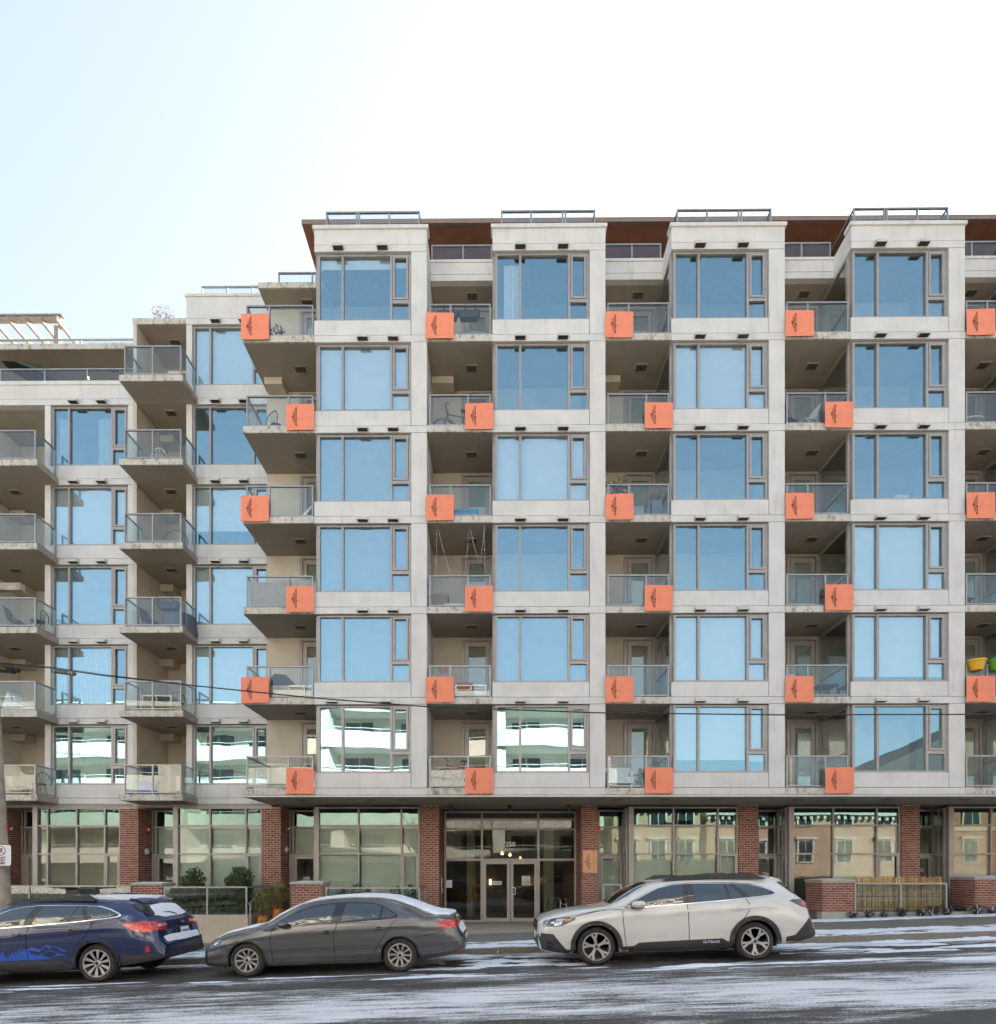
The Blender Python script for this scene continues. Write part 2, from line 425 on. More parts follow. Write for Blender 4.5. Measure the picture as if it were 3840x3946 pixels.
for k, x in enumerate(BX):
    for n in range(1, 7):
        window(x, .07, n, BAYW, ST[(k, n)])
        put('spandrel_panel', shared('sp', lambda: MB().box(0, 2.955, 0, .2, -2.53, -2.082).mesh('spandrel_panel', M['wall'])), B, (x, 0, T(n)))
        put('pilaster', shared('pl', lambda: MB().box(2.972, BW, 0, .2, -2.53, .018).mesh('pilaster', M['wall'])), B, (x, 0, T(n)))
        put('slab_band', shared('sb', lambda: MB().box(0, BW, -.004, .25, -2.745, -2.545).mesh('slab_band', M['wall'])), B, (x, 0, T(n)))
        for hx in HX(k, n): hood(x+hx, -.004, n)
        # floor of the room behind the window
        put('floor_slab', shared('fs', lambda: MB().box(.03, BW-.03, .25, 2.02, -2.745, -2.62).mesh('floor_slab', M['room'])), B, (x, 0, T(n)))
    z6 = T(6)
    MB().box(x, x+BW, -.004, .25, z6+.03, z6+.23).box(x+.0, x+BW, 0, .25, z6+.245, z6+.70).box(x-.05, x+BW+.05, -.05, .3, z6+.70, z6+.81)\
        .build('bay_parapet', M['wall'], B)
    MB().box(x+.02, x+BW-.02, .2, 2.4, z6+.1, z6+.5).build('bay_roof', M['roofmetal'], B)
    # solid right cheek, glazed left cheek
    MB().box(x+BW-.16, x+BW-.002, .2, 2.02, 2.39, z6+.7).build('bay_side_wall', M['wall'], B)
    mb = MB()
    for n in range(1, 7): mb.box(x, x+.15, .25, 2.02, T(n)-2.745, T(n)-2.545)
    mb.box(x, x+.15, .25, 1.0, z6+.03, z6+.70); mb.build('bay_side_beam', M['wall'], B)
    for n in range(1, 7):
        fr = put('side_window', shared('swf', lambda: MB().box(0, .1, .19, .30, -2.54, .03).box(0, .1, 1.9, 2.0, -2.54, .03)
             .box(0, .08, .30, 1.9, -.07, .03).box(0, .08, .30, 1.9, -2.54, -2.44).box(0, .08, .3, 1.9, -1.5, -1.42).mesh('side_window', M['frame'])), B, (x, 0, T(n)))
        put('pane', shared('swp', lambda: MB().box(.04, .05, .30, 1.9, -2.44, -1.5).mesh('pane', M['glass'])), fr)
        put('pane', shared('swq', lambda: MB().box(.04, .05, .30, 1.9, -1.42, -.07).mesh('pane', M['doorglass'])), fr)

def guard(parent, x0, x1, z, y=.08, mids=(), h=1.0, left=None, right=None, gl='gglass'):
    mb = MB(); f = .045
    mb.box(x0, x1, y-.03, y+.03, z+h-.045, z+h).box(x0+f, x1-f, y-.02, y+.02, z+.05, z+.09)
    mb.box(x0, x0+f, y-.025, y+.025, z, z+h-.045).box(x1-f, x1, y-.025, y+.025, z, z+h-.045)
    for m in mids: mb.box(m-.025, m+.025, y-.025, y+.025, z, z+h-.045)
    segs = []
    for (X, e) in ((x0, left), (x1, right)):
        if e is None: continue
        xa, xb = (X, X+f) if X == x0 else (X-f, X)
        mb.box(xa, xb, y+.03, e, z+h-.045, z+h).box(xa, xb, y+.03, e, z+.05, z+.09).box(xa, xb, e-f, e, z, z+h-.045); segs.append((xa+.016, y+.04, e-f))
    g = mb.build('guard_rail', M['rail'], parent)
    ed = [x0+f]+[q for m in mids for q in (m-.025, m+.025)]+[x1-f]
    for i in range(0, len(ed), 2):
        MB().box(ed[i], ed[i+1], y-.006, y+.006, z+.09, z+h-.045).build('glass_panel', M[gl], parent)
    for (X, a, b) in segs: MB().box(X, X+.012, a, b, z+.09, z+h-.045).build('glass_panel', M[gl], parent)
    return g
def grille_mesh():
    mb = MB(); mb.box(-.19, .19, -.15, .15, -.02, -.001); mb.mi = 1
    for i in range(7): mb.box(-.155+i*.046, -.155+i*.046+.034, -.11, .11, -.026, -.0201)
    return mb.mesh('soffit_vent', [M['soffit'], M['grille']])
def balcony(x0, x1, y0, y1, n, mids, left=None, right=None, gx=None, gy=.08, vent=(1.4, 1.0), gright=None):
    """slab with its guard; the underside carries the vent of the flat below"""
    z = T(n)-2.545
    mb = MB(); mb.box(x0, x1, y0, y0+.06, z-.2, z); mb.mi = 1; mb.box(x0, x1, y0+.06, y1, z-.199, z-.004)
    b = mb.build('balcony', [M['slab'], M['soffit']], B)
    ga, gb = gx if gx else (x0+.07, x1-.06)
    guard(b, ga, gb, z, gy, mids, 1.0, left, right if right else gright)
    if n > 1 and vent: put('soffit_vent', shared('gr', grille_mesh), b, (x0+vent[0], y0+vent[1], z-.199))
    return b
def balcony_door(x0, x1, y, n, lit):
    z = T(n)-2.545; h = 2.5; f = .10
    mb = MB(); mb.box(x0, x1, y-.07, y, z+h-.06, z+h).box(x0, x0+.1, y-.07, y, z, z+h-.06).box(x1-.1, x1, y-.07, y, z, z+h-.06)
    a, b, t = x0+.12, x1-.12, z+h-.10
    mb.box(a, b, y-.06, y-.01, t-.15, t).box(a, a+.13, y-.06, y-.01, z+.02, t-.15).box(b-.13, b, y-.06, y-.01, z+.02, t-.15).box(a+.13, b-.13, y-.06, y-.01, z+.02, z+.22)
    d = mb.build('balcony_door', M['frame'], B)
    MB().box(a+.13, b-.13, y-.04, y-.03, z+.22, t-.15).build('pane', M['doorglass'], d)
    MB().box(a+.05, a+.075, y-.12, y-.065, z+.98, z+1.0).box(a+.05, a+.17, y-.135, y-.12, z+.98, z+1.0).build('handle', M['rail'], d)
    if lit: MB().box(a+.13, b-.13, y-.02, y-.012, z+.22+(1-lit)*1.9, t-.15).build('blind', M['shopblind'], d)
    return d
RX = [(-7.82, BX[0])]+[(BX[k]+BW, BX[k+1]) for k in range(4)]     # recesses between the bays
LITE = {(1,3):.6,(3,3):.9,(3,2):.75,(3,4):.4,(1,4):.9,(2,4):.9,(4,3):.9,(2,5):.9,(0,6):.5}
for k, (xl, xr) in enumerate(RX):
    top = T(6)+.05
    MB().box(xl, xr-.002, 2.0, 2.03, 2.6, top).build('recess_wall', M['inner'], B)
    for n in range(1, 7):
        wd = xr-xl; left_small = n % 2 == 0
        gx = (xl+.07, xr-.05)
        mid = gx[0]+(gx[1]-gx[0])*(.345 if left_small else .63)
        y0 = -.02
        balcony(xl+(.0 if k else 0), xr-.002, y0, 1.998, n, (mid,), left=1.99 if k == 0 else None, gx=gx, vent=(wd*.66, 1.05))
        balcony_door(xr-1.06, xr-.01, 1.998, n, LITE.get((k, n), 0))
        if n < 6 or k == 0:
            pass
        if n == 5 and k < 3:
            z = T(5)-.0
            MB().box(xl+.15 if k == 0 else xl+.01, xl+.72, 1.35, 1.999, z-.19, z+.028).build('bulkhead', M['inner'], B)
    # set-back roof edge over the top balcony
    x0 = xl if k else -7.82
    yb = 1.0 if k else 1.2
    mb = MB()
    if k: mb.box(xl+.002, xr-.002, yb, yb+.2, top+.0, top+.2).box(xl+.002, xr-.002, yb, yb+.2, top+.215, top+.58).box(xl+.002, xr-.002, yb-.03, yb+.25, top+.58, top+.66)
    else: mb.box(xl, xr-.002, yb, yb+.06, top, top+.18)
    mb.build('roof_edge', M['wall' if k else 'slab'], B)
    MB().box(xl, xr-.002, yb+(.2 if k else .06), 2.6, top+.001, top+.17).build('roof_slab', M['soffit'], B)
    put('soffit_vent', shared('gr', grille_mesh), B, (xl+(xr-xl)*.66, yb+.55, top))
    if k:
        rg = MB().box(xl+.01, xr-.01, yb+.1, yb+.13, top+.66, top+.68).build('roof_guard', M['rail'], B)
        guard(rg, xl+.02, xr-.02, top+.62, yb+.15, ((xl+(xr-xl)*.52),), .66, gl='gglass')
    else:
        rg = MB().box(-7.4, xr-.01, 1.85, 1.88, top+.17, top+.19).build('roof_guard', M['rail'], B)
        guard(rg, -7.4, xr-.01, top+.17, 1.9, (-6.25, -6.12), .98)
for k, x in enumerate(BX):
    z = T(6)+.81
    rg = MB().box(x+.26, x+3.2, .36, .39, z, z+.02).build('roof_guard', M['rail'], B)
    d = (x+1.22, x+1.30, x+2.24) if k in (0, 3) else (x+1.2, x+2.18, x+2.27)
    guard(rg, x+.26, x+3.2, z, .36, d, .80, left=2.2, right=2.2)
# wide roof of the set-back top storey
rf = MB(); rf.box(-6.6, 45, 1.85, 1.97, 21.80, 21.95).build('roof_fascia', M['roofmetal'], B)
for i in range(13):
    x0 = -6.6+i*2.9; x1 = min(45, x0+2.885) if i < 12 else 45
    MB().box(x0, x1, 1.97, 6.4, 21.815, 21.84).build('soffit_panel', M['soffitwood'], B)
MB().box(-6.55, 45, 2.0, 16, 21.845, 21.95).build('roof', M['roofmetal'], B)
MB().box(-3.2, 44, 6.0, 15.5, 19.2, 21.81).build('penthouse_wall', M['soffitwood'], B)
for i in range(4):
    x = 2.95+PITCH*i*2
    MB().box(x, x+.03, 1.95, 5.4, 19.75, 21.5).build('terrace_screen', M['gglass'], B)
# structure behind the facade
MB().box(-7.8, 45, 2.035, 17, 2.62, 19.2).build('core_wall', M['room'], B)
MB().box(21.2, 45, .3, 2.03, 2.35, 19.9).build('far_shadow_block', M['wall'], B)  # plain unseen stretch of the building, added to shadow the street
# canopy over the pavement
mb = MB(); mb.box(-7.9, 45, .0, .04, 2.325, 2.375); mb.box(21, 45, 0, .2, 2.39, 2.59); mb.build('canopy_lip', M['wall'], B)
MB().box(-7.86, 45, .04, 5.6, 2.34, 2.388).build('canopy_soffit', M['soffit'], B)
for (x, y) in [(-6.3, .95), (-4.1, .95), (-3.1, .95), (3.8, .95), (5.3, .95), (6.9, .95), (9.6, .95), (11.0, .95), (12.4, .95), (14.9, .95)]:
    MB().box(x-.16, x+.16, y-.07, y+.07, 2.332, 2.3395).build('soffit_slot', M['grille'], B)
for x in (-1.61, .40, 2.45):
    MB().lathe([(0, 2.12), (.062, 2.12), (.066, 2.13), (.066, 2.34)], 14, (x, 2.45, 0)).build('downlight', M['black'], B, smooth=40)

# ---------------------------------------------------------------- lower left wing, set 2.5 m back
WY = 2.53
WW = (.2, 2.9, .80, 2.31, 2.08)
WS = {(0,5):('lace',),(0,4):('blind',),(0,3):('sheer',),(0,2):('curtain',),(0,1):('open',),
      (1,6):('blind',),(1,5):('open',),(1,4):('blind',.74),(1,3):('blind',),(1,2):('blind',),(1,1):('open',)}
for k, (x, x1, top) in enumerate(((-15.76, -12.67, 5), (-10.82, -7.60, 6))):
    for n in range(1, top+1):
        window(x, WY+.07, n, WW, WS[(k, n)])
        wd = x1-x
        put('spandrel_panel', shared(('wsp', k), lambda: MB().box(0, wd, 0, .2, -2.53, -2.082).mesh('spandrel_panel', M['wall'])), B, (x, WY, T(n)))
        put('slab_band', shared(('wsb', k), lambda: MB().box(0, wd, -.004, .25, -2.745, -2.545).mesh('slab_band', M['wall'])), B, (x, WY, T(n)))
        put('pilaster', shared(('wpl', k), lambda: MB().box(0, .198, .0, .2, -2.08, .018).mesh('pilaster', M['wall'])), B, (x, WY, T(n)))
        put('pilaster', shared(('wpr', k), lambda: MB().box(2.905, wd, 0, .2, -2.08, .018).mesh('pilaster', M['wall'])), B, (x, WY, T(n)))
        for hx in (1.05, 2.03): hood(x+hx, WY-.004, n)
        put('floor_slab', shared(('wfs', k), lambda: MB().box(.03, wd-.03, .25, 2.1, -2.745, -2.62).mesh('floor_slab', M['room'])), B, (x, WY, T(n)))
    MB().box(x1-.16, x1-.002, WY+.2, 4.62, 2.3, T(top)+.7).box(x+.002, x+.16, WY+.2, 4.62, 2.3, T(top)+.7).build('wing_side_wall', M['inner'], B)
z = T(6)
MB().box(-10.82, -7.6, WY-.004, WY+.25, z+.03, z+.23).box(-10.82, -7.6, WY, WY+.25, z+.245, z+.98).box(-10.86, -7.58, WY-.04, WY+.3, z+.98, z+1.07).build('wing_parapet', M['wall'], B)
rg = MB().box(-10.5, -7.7, 2.98, 3.0, z+1.07, z+1.09).build('roof_guard', M['rail'], B); guard(rg, -10.5, -7.7, z+1.07, 3.0, (-9.6, -8.7), .70)
MB().box(-10.8, -7.6, WY+.25, 12, z+.1, z+.9).build('roof_slab', M['roofmetal'], B)
z = T(5)
MB().box(-30, -12.67, WY-.004, WY+.25, z+.03, z+.23).box(-30, -12.67, WY, WY+.25, z+.245, z+.72).box(-30, -12.64, WY-.03, WY+.3, z+.72, z+.85).build('terrace_parapet', M['wall'], B)
rg = MB().box(-30, -12.7, WY+.12, WY+.14, z+.85, z+.87).build('terrace_guard', M['rail'], B)
guard(rg, -22, -12.72, z+.84, WY+.14, (-18.9, -17.4, -15.85, -14.35), .55)
MB().box(-30, -12.7, WY+.25, 8, z+.03, z+.15).build('terrace_floor', M['plinth'], B)
MB().box(-30, -12.7, 3.55, 3.61, T(6)+.05, T(6)+.25).build('terrace_roof_edge', M['slab'], B)
MB().box(-30, -12.7, 3.61, 8, T(6)+.06, T(6)+.24).build('terrace_roof', M['soffit'], B)
put('soffit_vent', shared('gr', grille_mesh), B, (-14.55, 4.5, T(6)+.06)); put('soffit_vent', shared('gr', grille_mesh), B, (-13.05, 4.5, T(6)+.06))
tw = MB().box(-30, -12.7, 5.6, 5.75, z+.15, T(6)+.06).build('terrace_wall', M['inner'], B)
for x in (-21, -18.6, -17.0, -15.2, -13.9):
    wf = MB().box(x, x+1.1, 5.54, 5.6, z+.2, z+1.9).build('terrace_window', M['frame'], B); MB().box(x+.07, x+1.03, 5.525, 5.535, z+.27, z+1.83).build('pane', M['teal'], wf)
rg = MB().box(-30, -12.7, 4.38, 4.4, T(6)+.25, T(6)+.27).build('roof_guard', M['rail'], B)
guard(rg, -24, -12.75, T(6)+.25, 4.4, (-18.95, -17.0, -15.9, -15.72, -13.55), .86)
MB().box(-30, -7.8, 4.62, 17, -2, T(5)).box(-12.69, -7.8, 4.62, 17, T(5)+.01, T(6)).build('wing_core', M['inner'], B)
# wing recesses and their projecting balconies
for (xl, xr, top, sx0, sx1) in ((-12.67, -10.82, 6, -12.53, -10.42), (-18.2, -15.76, 5, -18.0, -15.27)):
    for n in range(1, top+1):
        zz = T(n)-2.545
        MB().box(xl+.002, xr-.002, 2.54, 4.615, zz-.19, zz-.02).build('recess_floor', M['soffit'], B)
        b = balcony(sx0, sx1, 1.47, 2.525, n, ((sx0+sx1)/2+.03,), left=2.5, right=2.5, gx=(sx0+.14, sx1-.07), gy=1.54, vent=None)
        if n > 1: put('soffit_vent', shared('gr', grille_mesh), b, (xl+1.1, 2.95, zz-.192))
        if n < top: MB().box(xl+.02, xl+.60, 4.05, 4.613, T(n)-.22, T(n)+.03).build('bulkhead', M['inner'], B)
MB().box(-12.67, -12.55, WY, 4.62, 2.3, T(6)+.05).build('recess_wall', M['inner'], B)
MB().box(-18.4, -18.2, WY, 4.62, 2.3, T(5)).build('recess_wall', M['wall'], B)
MB().box(-30, -18.4, WY, 4.62, 2.3, T(5)).build('wing_end_wall', M['wall'], B)
mb = MB().box(-12.69, -10.82, WY-.003, WY+.06, T(6)+.05, T(6)+.25); mb.mi = 1; mb.box(-12.69, -10.82, WY+.06, 4.7, T(6)+.051, T(6)+.24); mb.build('roof_edge', [M['slab'], M['soffit']], B)
put('soffit_vent', shared('gr', grille_mesh), B, (-11.6, 3.3, T(6)+.051))
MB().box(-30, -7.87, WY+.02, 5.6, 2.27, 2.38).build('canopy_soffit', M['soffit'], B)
# ---------------------------------------------------------------- street level of the building
GY = 2.55
BRK = ['brickred', 'brickdark', 'brickmid', 'brickred', 'brickmid']
def brick_mesh(L, m):
    L = round(L, 3)
    return shared(('brick', L, m), lambda: MB().box(0, L, 0, .05, 0, .059).mesh('brick', M[m]))
def bricks(parent, x0, x1, y, z0, z1, face='front', limit=0, zmin=-9):
    """running bond in front of a mortar face; returns how many were placed singly, the rest is one joined part"""
    rng = random.Random(int(x0*100+y*10+(7 if face == 'front' else 3)))
    ch, ln, j = .0755, .208, .016; made = 0; rest = MB(); row = 0; z = z0+.006
    while z+.059 <= z1+.004:
        u = x0 - (ln/2 if row % 2 else 0)
        while u < x1-.02:
            a, b = max(u, x0), min(u+ln-j, x1)
            if b-a > .03:
                m = BRK[rng.randrange(5)]; pr = rng.uniform(-.002, .002)
                if made < limit and z > zmin:
                    if face == 'front': o = put('brick', brick_mesh(b-a, m), parent, (a, y-.008+pr, z))
                    elif face == 'right': o = put('brick', brick_mesh(b-a, m), parent, (y+.008+pr, a, z)); o.rotation_euler = (0, 0, R(90))
                    else: o = put('brick', brick_mesh(b-a, m), parent, (y-.008+pr, b, z)); o.rotation_euler = (0, 0, R(-90))
                    made += 1
                else:
                    rest.mi = BRK.index(m)
                    if face == 'front': rest.box(a, b, y-.008+pr, y+.042, z, z+.059)
                    elif face == 'right': rest.box(y-.042, y+.008+pr, a, b, z, z+.059)
                    else: rest.box(y-.008+pr, y+.042, a, b, z, z+.059)
            u += ln
        z += ch; row += 1
    return made, rest
PILL = [(-17.9, -17.21), (-13.119, -12.485), (-8.186, -7.522), (-2.715, -2.030), (2.87, 3.454), (8.293, 8.981), (13.869, 14.505), (19.35, 20.0)]
joined = MB(); left_single = 290
for i, (a, b) in enumerate(PILL):
    top = 2.335 if i > 2 else 2.27
    pil = MB().box(a+.008, b-.008, GY-.04, 3.45 if i not in (3, 4) else 4.0, -2.4, top).build('brick_pillar', M['mortar'], B)
    for (u0, u1, y, face) in ((a, b, GY-.04, 'front'), (GY-.03, 3.4 if i not in (3, 4) else 3.9, b-.008, 'right'), (GY-.03, 3.4 if i not in (3, 4) else 3.9, a+.008, 'left')):
        single = face == 'front' and i in (3, 4)
        n, rest = bricks(pil, u0, u1, y, -2.3, top, face, left_single if single else 0, -.95)
        left_single -= n
        k = len(joined.v); joined.v += rest.v; joined.f += [tuple(q+k for q in f) for f in rest.f]; joined.m += rest.m
struct(joined.build('brick_courses', [M[q] for q in BRK], B), 'stuff')

ZR = (2.254, 1.635, .656)
def grid_front(name, xs, zs, y, glassf, t=.055, d=.14, thick=None):
    """mullion grid with one pane per opening; xs are mullion centres, zs transom centres"""
    mb = MB(); h = t/2
    for i, x in enumerate(xs):
        k = (thick or {}).get(i, h); mb.box(x-k, x+k, y-(.03 if k > h else 0), y+d, zs[-1]-h, zs[0]+h)
    for z in zs:
        for i in range(len(xs)-1):
            ka = (thick or {}).get(i, h); kb2 = (thick or {}).get(i+1, h); mb.box(xs[i]+ka, xs[i+1]-kb2, y+.004, y+d-.01, z-h, z+h)
    fr = mb.build(name, M['frame'], B)
    for j in range(len(zs)-1):
        for i in range(len(xs)-1):
            ka = (thick or {}).get(i, h); kb2 = (thick or {}).get(i+1, h)
            MB().box(xs[i]+ka, xs[i+1]-kb2, y+.06, y+.072, zs[j+1]+h, zs[j]-h).build('pane', M[glassf(i, j)], fr)
            if glassf(i, j) == 'teal': MB().box(xs[i]+ka, xs[i+1]-kb2, y+.10, y+.11, zs[j+1]+h, zs[j]-h).build('back_panel', M['room'], fr)
    return fr
GR = [((-16.10, -15.69, -14.668, -13.686, -13.15), ()), ((-11.20, -10.02, -8.764, -8.215), (0, 1, 2)), ((-6.29, -4.839, -3.354, -2.745), (0, 1, 2)),
      ((4.60, 6.068, 7.605, 8.265), (0, 1, 2)), ((10.12, 11.567, 13.072, 13.84), (1, 2)), ((15.60, 16.993, 18.4, 19.3), (0,))]
for gi, (xs, bl) in enumerate(GR):
    zb = -1.45 if gi < 3 else -1.2
    zs = list(ZR)+[zb] if gi != 5 else list(ZR)+[-.3, -.75]
    fr = grid_front('storefront', list(xs), zs, GY, lambda i, j: 'teal' if j == 0 else 'shopglass', thick={0: .085})
    # opening light at the right end
    a, b = xs[-2]+.04, xs[-1]-.03
    MB().box(a, b, GY-.01, GY+.05, ZR[2]-.085, ZR[2]-.03).box(a, a+.06, GY-.01, GY+.05, -1.1, ZR[2]-.085).box(b-.06, b, GY-.01, GY+.05, -1.1, ZR[2]-.085).build('sash', M['frame'], fr)
    for i in bl:
        for (z0, z1) in ((ZR[1], ZR[2]), (ZR[2], -.9 if gi != 4 else -.95)):
            MB().box(xs[i]+.06, xs[i+1]-.05, GY+.17, GY+.18, z1, z0-.03).build('blind', M['shopblind'], fr)
    MB().box(xs[0]-.08, xs[-1]+.02, GY+.01, GY+.2, zb-1.0 if gi != 5 else -1.7, zs[-1]-.03).build('base_panel', M['rail'], B)
    MB().box(xs[0]-.08, xs[-1]+.02, GY+.2, GY+.24, 2.283, 2.6).build('head_panel', M['darkframe'], fr)
DOORS = [(-17.21, -16.19, '268', -16.62, -.19), (-12.485, -11.29, '264', -11.82, -.2), (-7.522, -6.38, '260', -6.92, -.2), (3.454, 4.51, '238', 4.0, -.17), (8.981, 10.03, '236', 9.55, -.05), (14.505, 15.51, '232', 15.05, .09)]
DY = 3.32
for i, (a, b, num, nx, nz) in enumerate(DOORS):
    fr = grid_front('door_surround', [a+.05, a+.16, b-.03], [2.22, 1.635, .656], DY, lambda i, j: 'teal' if j == 0 else 'shopglass')
    MB().box(a+.02, a+.19, DY, DY+.12, -2.0, .628).box(b-.06, b, DY, DY+.12, -2.0, .628).build('door_frame', M['frame'], fr)
    x0, x1 = a+.20, b-.07
    d = MB().box(x0, x1, DY-.01, DY+.05, .50, .62).box(x0, x0+.1, DY-.01, DY+.05, -1.9, .5).box(x1-.1, x1, DY-.01, DY+.05, -1.9, .5).box(x0+.1, x1-.1, DY-.01, DY+.05, -1.9, -1.6).build('shop_door', M['frame'], B)
    MB().box(x0+.1, x1-.1, DY+.015, DY+.027, -1.6, .5).build('pane', M['shopglass'], d)
    MB().box(x0+.03, x0+.05, DY-.07, DY-.01, -.95, -.6).build('handle', M['rail'], d)
    lettering(num, .17, M['white'], d, ((x0+x1)/2, DY+.01, nz), name='house_number')
    if i in (1, 2, 3): MB().box(a+.2, b-.06, DY+.15, DY+.16, .7, 1.6).build('blind', M['shopblind'], fr)
    if i == 3: MB().box(x0+.1, x1-.1, DY+.1, DY+.11, -1.6, .45).build('blind', M['shopblind'], d)
    # glazed return between the door and the projecting window
    rt = MB()
    for (y0, y1) in ((GY+.14, GY+.2), (2.95, 3.0), (DY-.06, DY)): rt.box(b-.06, b, y0, y1, -2, 2.25)
    for z in (2.22, 1.635, .656): rt.box(b-.055, b-.005, GY+.2, DY-.06, z-.03, z+.03)
    r = rt.build('return_frame', M['frame'], B)
    for (z0, z1) in ((1.665, 2.19), (.686, 1.605), (-1.6, .626)):
        MB().box(b-.036, b-.026, GY+.2, DY-.06, z0, z1).build('pane', M['shopglass'], r)
# units behind the glass
MB().box(-30, -2.1, 6.2, 17, -2.3, 2.26).box(3.05, 45, 6.2, 17, -2.3, 2.33).box(-2.1, 3.05, 10.2, 17, -2.3, 2.33).build('unit_wall', M['room'], B)
for x in (-18.5, -13.0, -8.0, 8.4, 14.0): MB().box(x, x+.12, 3.46, 6.2, -2.3, 2.26).build('party_wall', M['room'], B)
MB().box(-30, -2.5, GY+.2, 6.2, -1.5, -1.4).box(3.3, 45, GY+.3, 6.2, -1.4, -1.3).build('unit_floor', M['room'], B)
# main entrance
EY = 3.92
xs = [-1.945, -.591, 1.486, 2.84]
en = grid_front('entrance_frame', xs, [2.231, 1.964, 1.616, .48], EY, lambda i, j: 'teal' if j == 0 else 'lobby', t=.075)
MB().box(-2.03, 2.87, EY+.02, EY+.2, 2.265, 2.345).build('head_panel', M['darkframe'], en)
for i in range(3): MB().box(xs[i]+.04, xs[i+1]-.04, EY+.03, EY+.055, 2.005, 2.19).build('spandrel_panel', M['darkframe'], en)
for (a, b) in ((xs[0]+.04, xs[1]-.04), (xs[2]+.04, xs[3]-.04)):
    MB().box(a, b, EY+.06, EY+.072, -1.74, .442).build('pane', M['lobby'], en); MB().box(a, b, EY+.0, EY+.13, -1.815, -1.74).build('sill', M['frame'], en)
for (a, b) in ((xs[0]-.037, xs[0]+.037), (xs[1]-.05, xs[1]+.037), (xs[2]-.037, xs[2]+.05), (xs[3]-.037, xs[3]+.037)): MB().box(a, b, EY, EY+.14, -1.815, .442).build('post', M['frame'], en)
mid = .448
for (a, b, hs) in ((xs[1]+.045, mid-.012, 0), (mid+.012, xs[2]-.045, 1)):
    d = MB().box(a, b, EY-.01, EY+.05, .32, .435).box(a, a+.105, EY-.01, EY+.05, -1.8, .32).box(b-.105, b, EY-.01, EY+.05, -1.8, .32).box(a+.105, b-.105, EY-.01, EY+.05, -1.8, -1.66).build('entrance_door', M['frame'], B)
    MB().box(a+.105, b-.105, EY+.015, EY+.027, -1.66, .32).build('pane', M['lobby'], d)
    if hs:
        MB().tube([(a+.06, EY-.01, -.54), (a+.06, EY-.07, -.54), (a+.17, EY-.09, -.55), (a+.17, EY-.09, -.79), (a+.06, EY-.07, -.80), (a+.06, EY-.01, -.80)], .016).build('handle', M['white'], d)
        MB().box(a+.42, a+.72, EY+.006, EY+.014, -.32, -.12).build('notice', M['white'], d); MB().box(a+.41, a+.75, EY+.006, EY+.014, -.47, -.34).build('notice', M['frame'], d)
        for q in range(4): MB().box(a+.45, a+.69, EY+.003, EY+.0055, -.16-.045*q, -.145-.045*q).build('print_line', M['grille'], d)
    else:
        MB().box(a+.35, a+.68, EY+.006, EY+.014, -.44, -.31).build('notice', M['white'], d)
        for q in range(2): MB().box(a+.38, a+.65, EY+.003, EY+.0055, -.36-.04*q, -.34-.04*q).build('print_line', M['grille'], d)
lettering('250', .25, M['white'], en, (.455, EY+.052, 1.04), name='house_number')
MB().box(-1.93, -1.69, EY+.045, EY+.055, -.55, -.27).build('notice', M['white'], en)
M['lobbywall'] = mat('lobby_wood_panel', (.07, .045, .03), .5, 0, .2, 3)
M['lobbyfloor'] = mat('lobby_floor', (.09, .085, .075), .3)
MB().box(-2.05, 3.0, 9.6, 9.7, -1.9, 2.3).build('lobby_back_wall', M['lobbywall'], B)
MB().box(-2.1, -2.0, 4.1, 9.6, -1.9, 2.3).box(2.95, 3.05, 4.1, 9.6, -1.9, 2.3).build('lobby_side_wall', M['lobbywall'], B)
MB().box(-2.0, 2.95, 4.08, 9.6, -1.9, -1.82).build('lobby_floor', M['lobbyfloor'], B)
MB().box(-2.0, 2.95, 4.08, 9.6, 2.26, 2.33).build('lobby_ceiling', M['room'], B)
MB().box(-1.3, -1.05, 7, 9.5, -1.9, 2.26).box(1.9, 2.3, 6.8, 7.1, -1.9, 2.26).build('lobby_pier', M['inner'], B)
M['lampglow'] = emit('warm_lamp_glow', (1, .55, .2), 2)
M['bulbglass'] = mat('smoked_globe', (.25, .12, .04), .2)
for i, (x, z) in enumerate(((.17, .795), (.49, .74), (.91, .59))):
    p = thing('pendant_lamp', ['lit globe pendant lamp, highest of three behind the entrance glass', 'lit globe pendant lamp, middle one of three behind the entrance glass', 'lit globe pendant lamp, lowest of three behind the entrance glass'][i], 'pendant lamp', (x, 6.5, z), 'globe lamps hanging in the lobby')
    MB().lathe([(0, -.07), (.05, -.05), (.07, 0), (.05, .05), (0, .07)], 12).build('globe', M['lampglow'], p, smooth=60)
    MB().tube([(0, 0, .07), (0, 0, 2.26-z)], .006, 5).build('cord', M['black'], p)
    MB().lathe([(0, .055), (.11, .03), (.13, -.01)], 14).build('shade', M['bulbglass'], p, smooth=60)
for (x, z) in ((-.35, .05), (1.75, .1), (-1.2, -.55)):
    MB().box(x-.05, x+.05, 9.45, 9.59, -.6+z, -.35+z).build('wall_light', M['lampglow'], B)
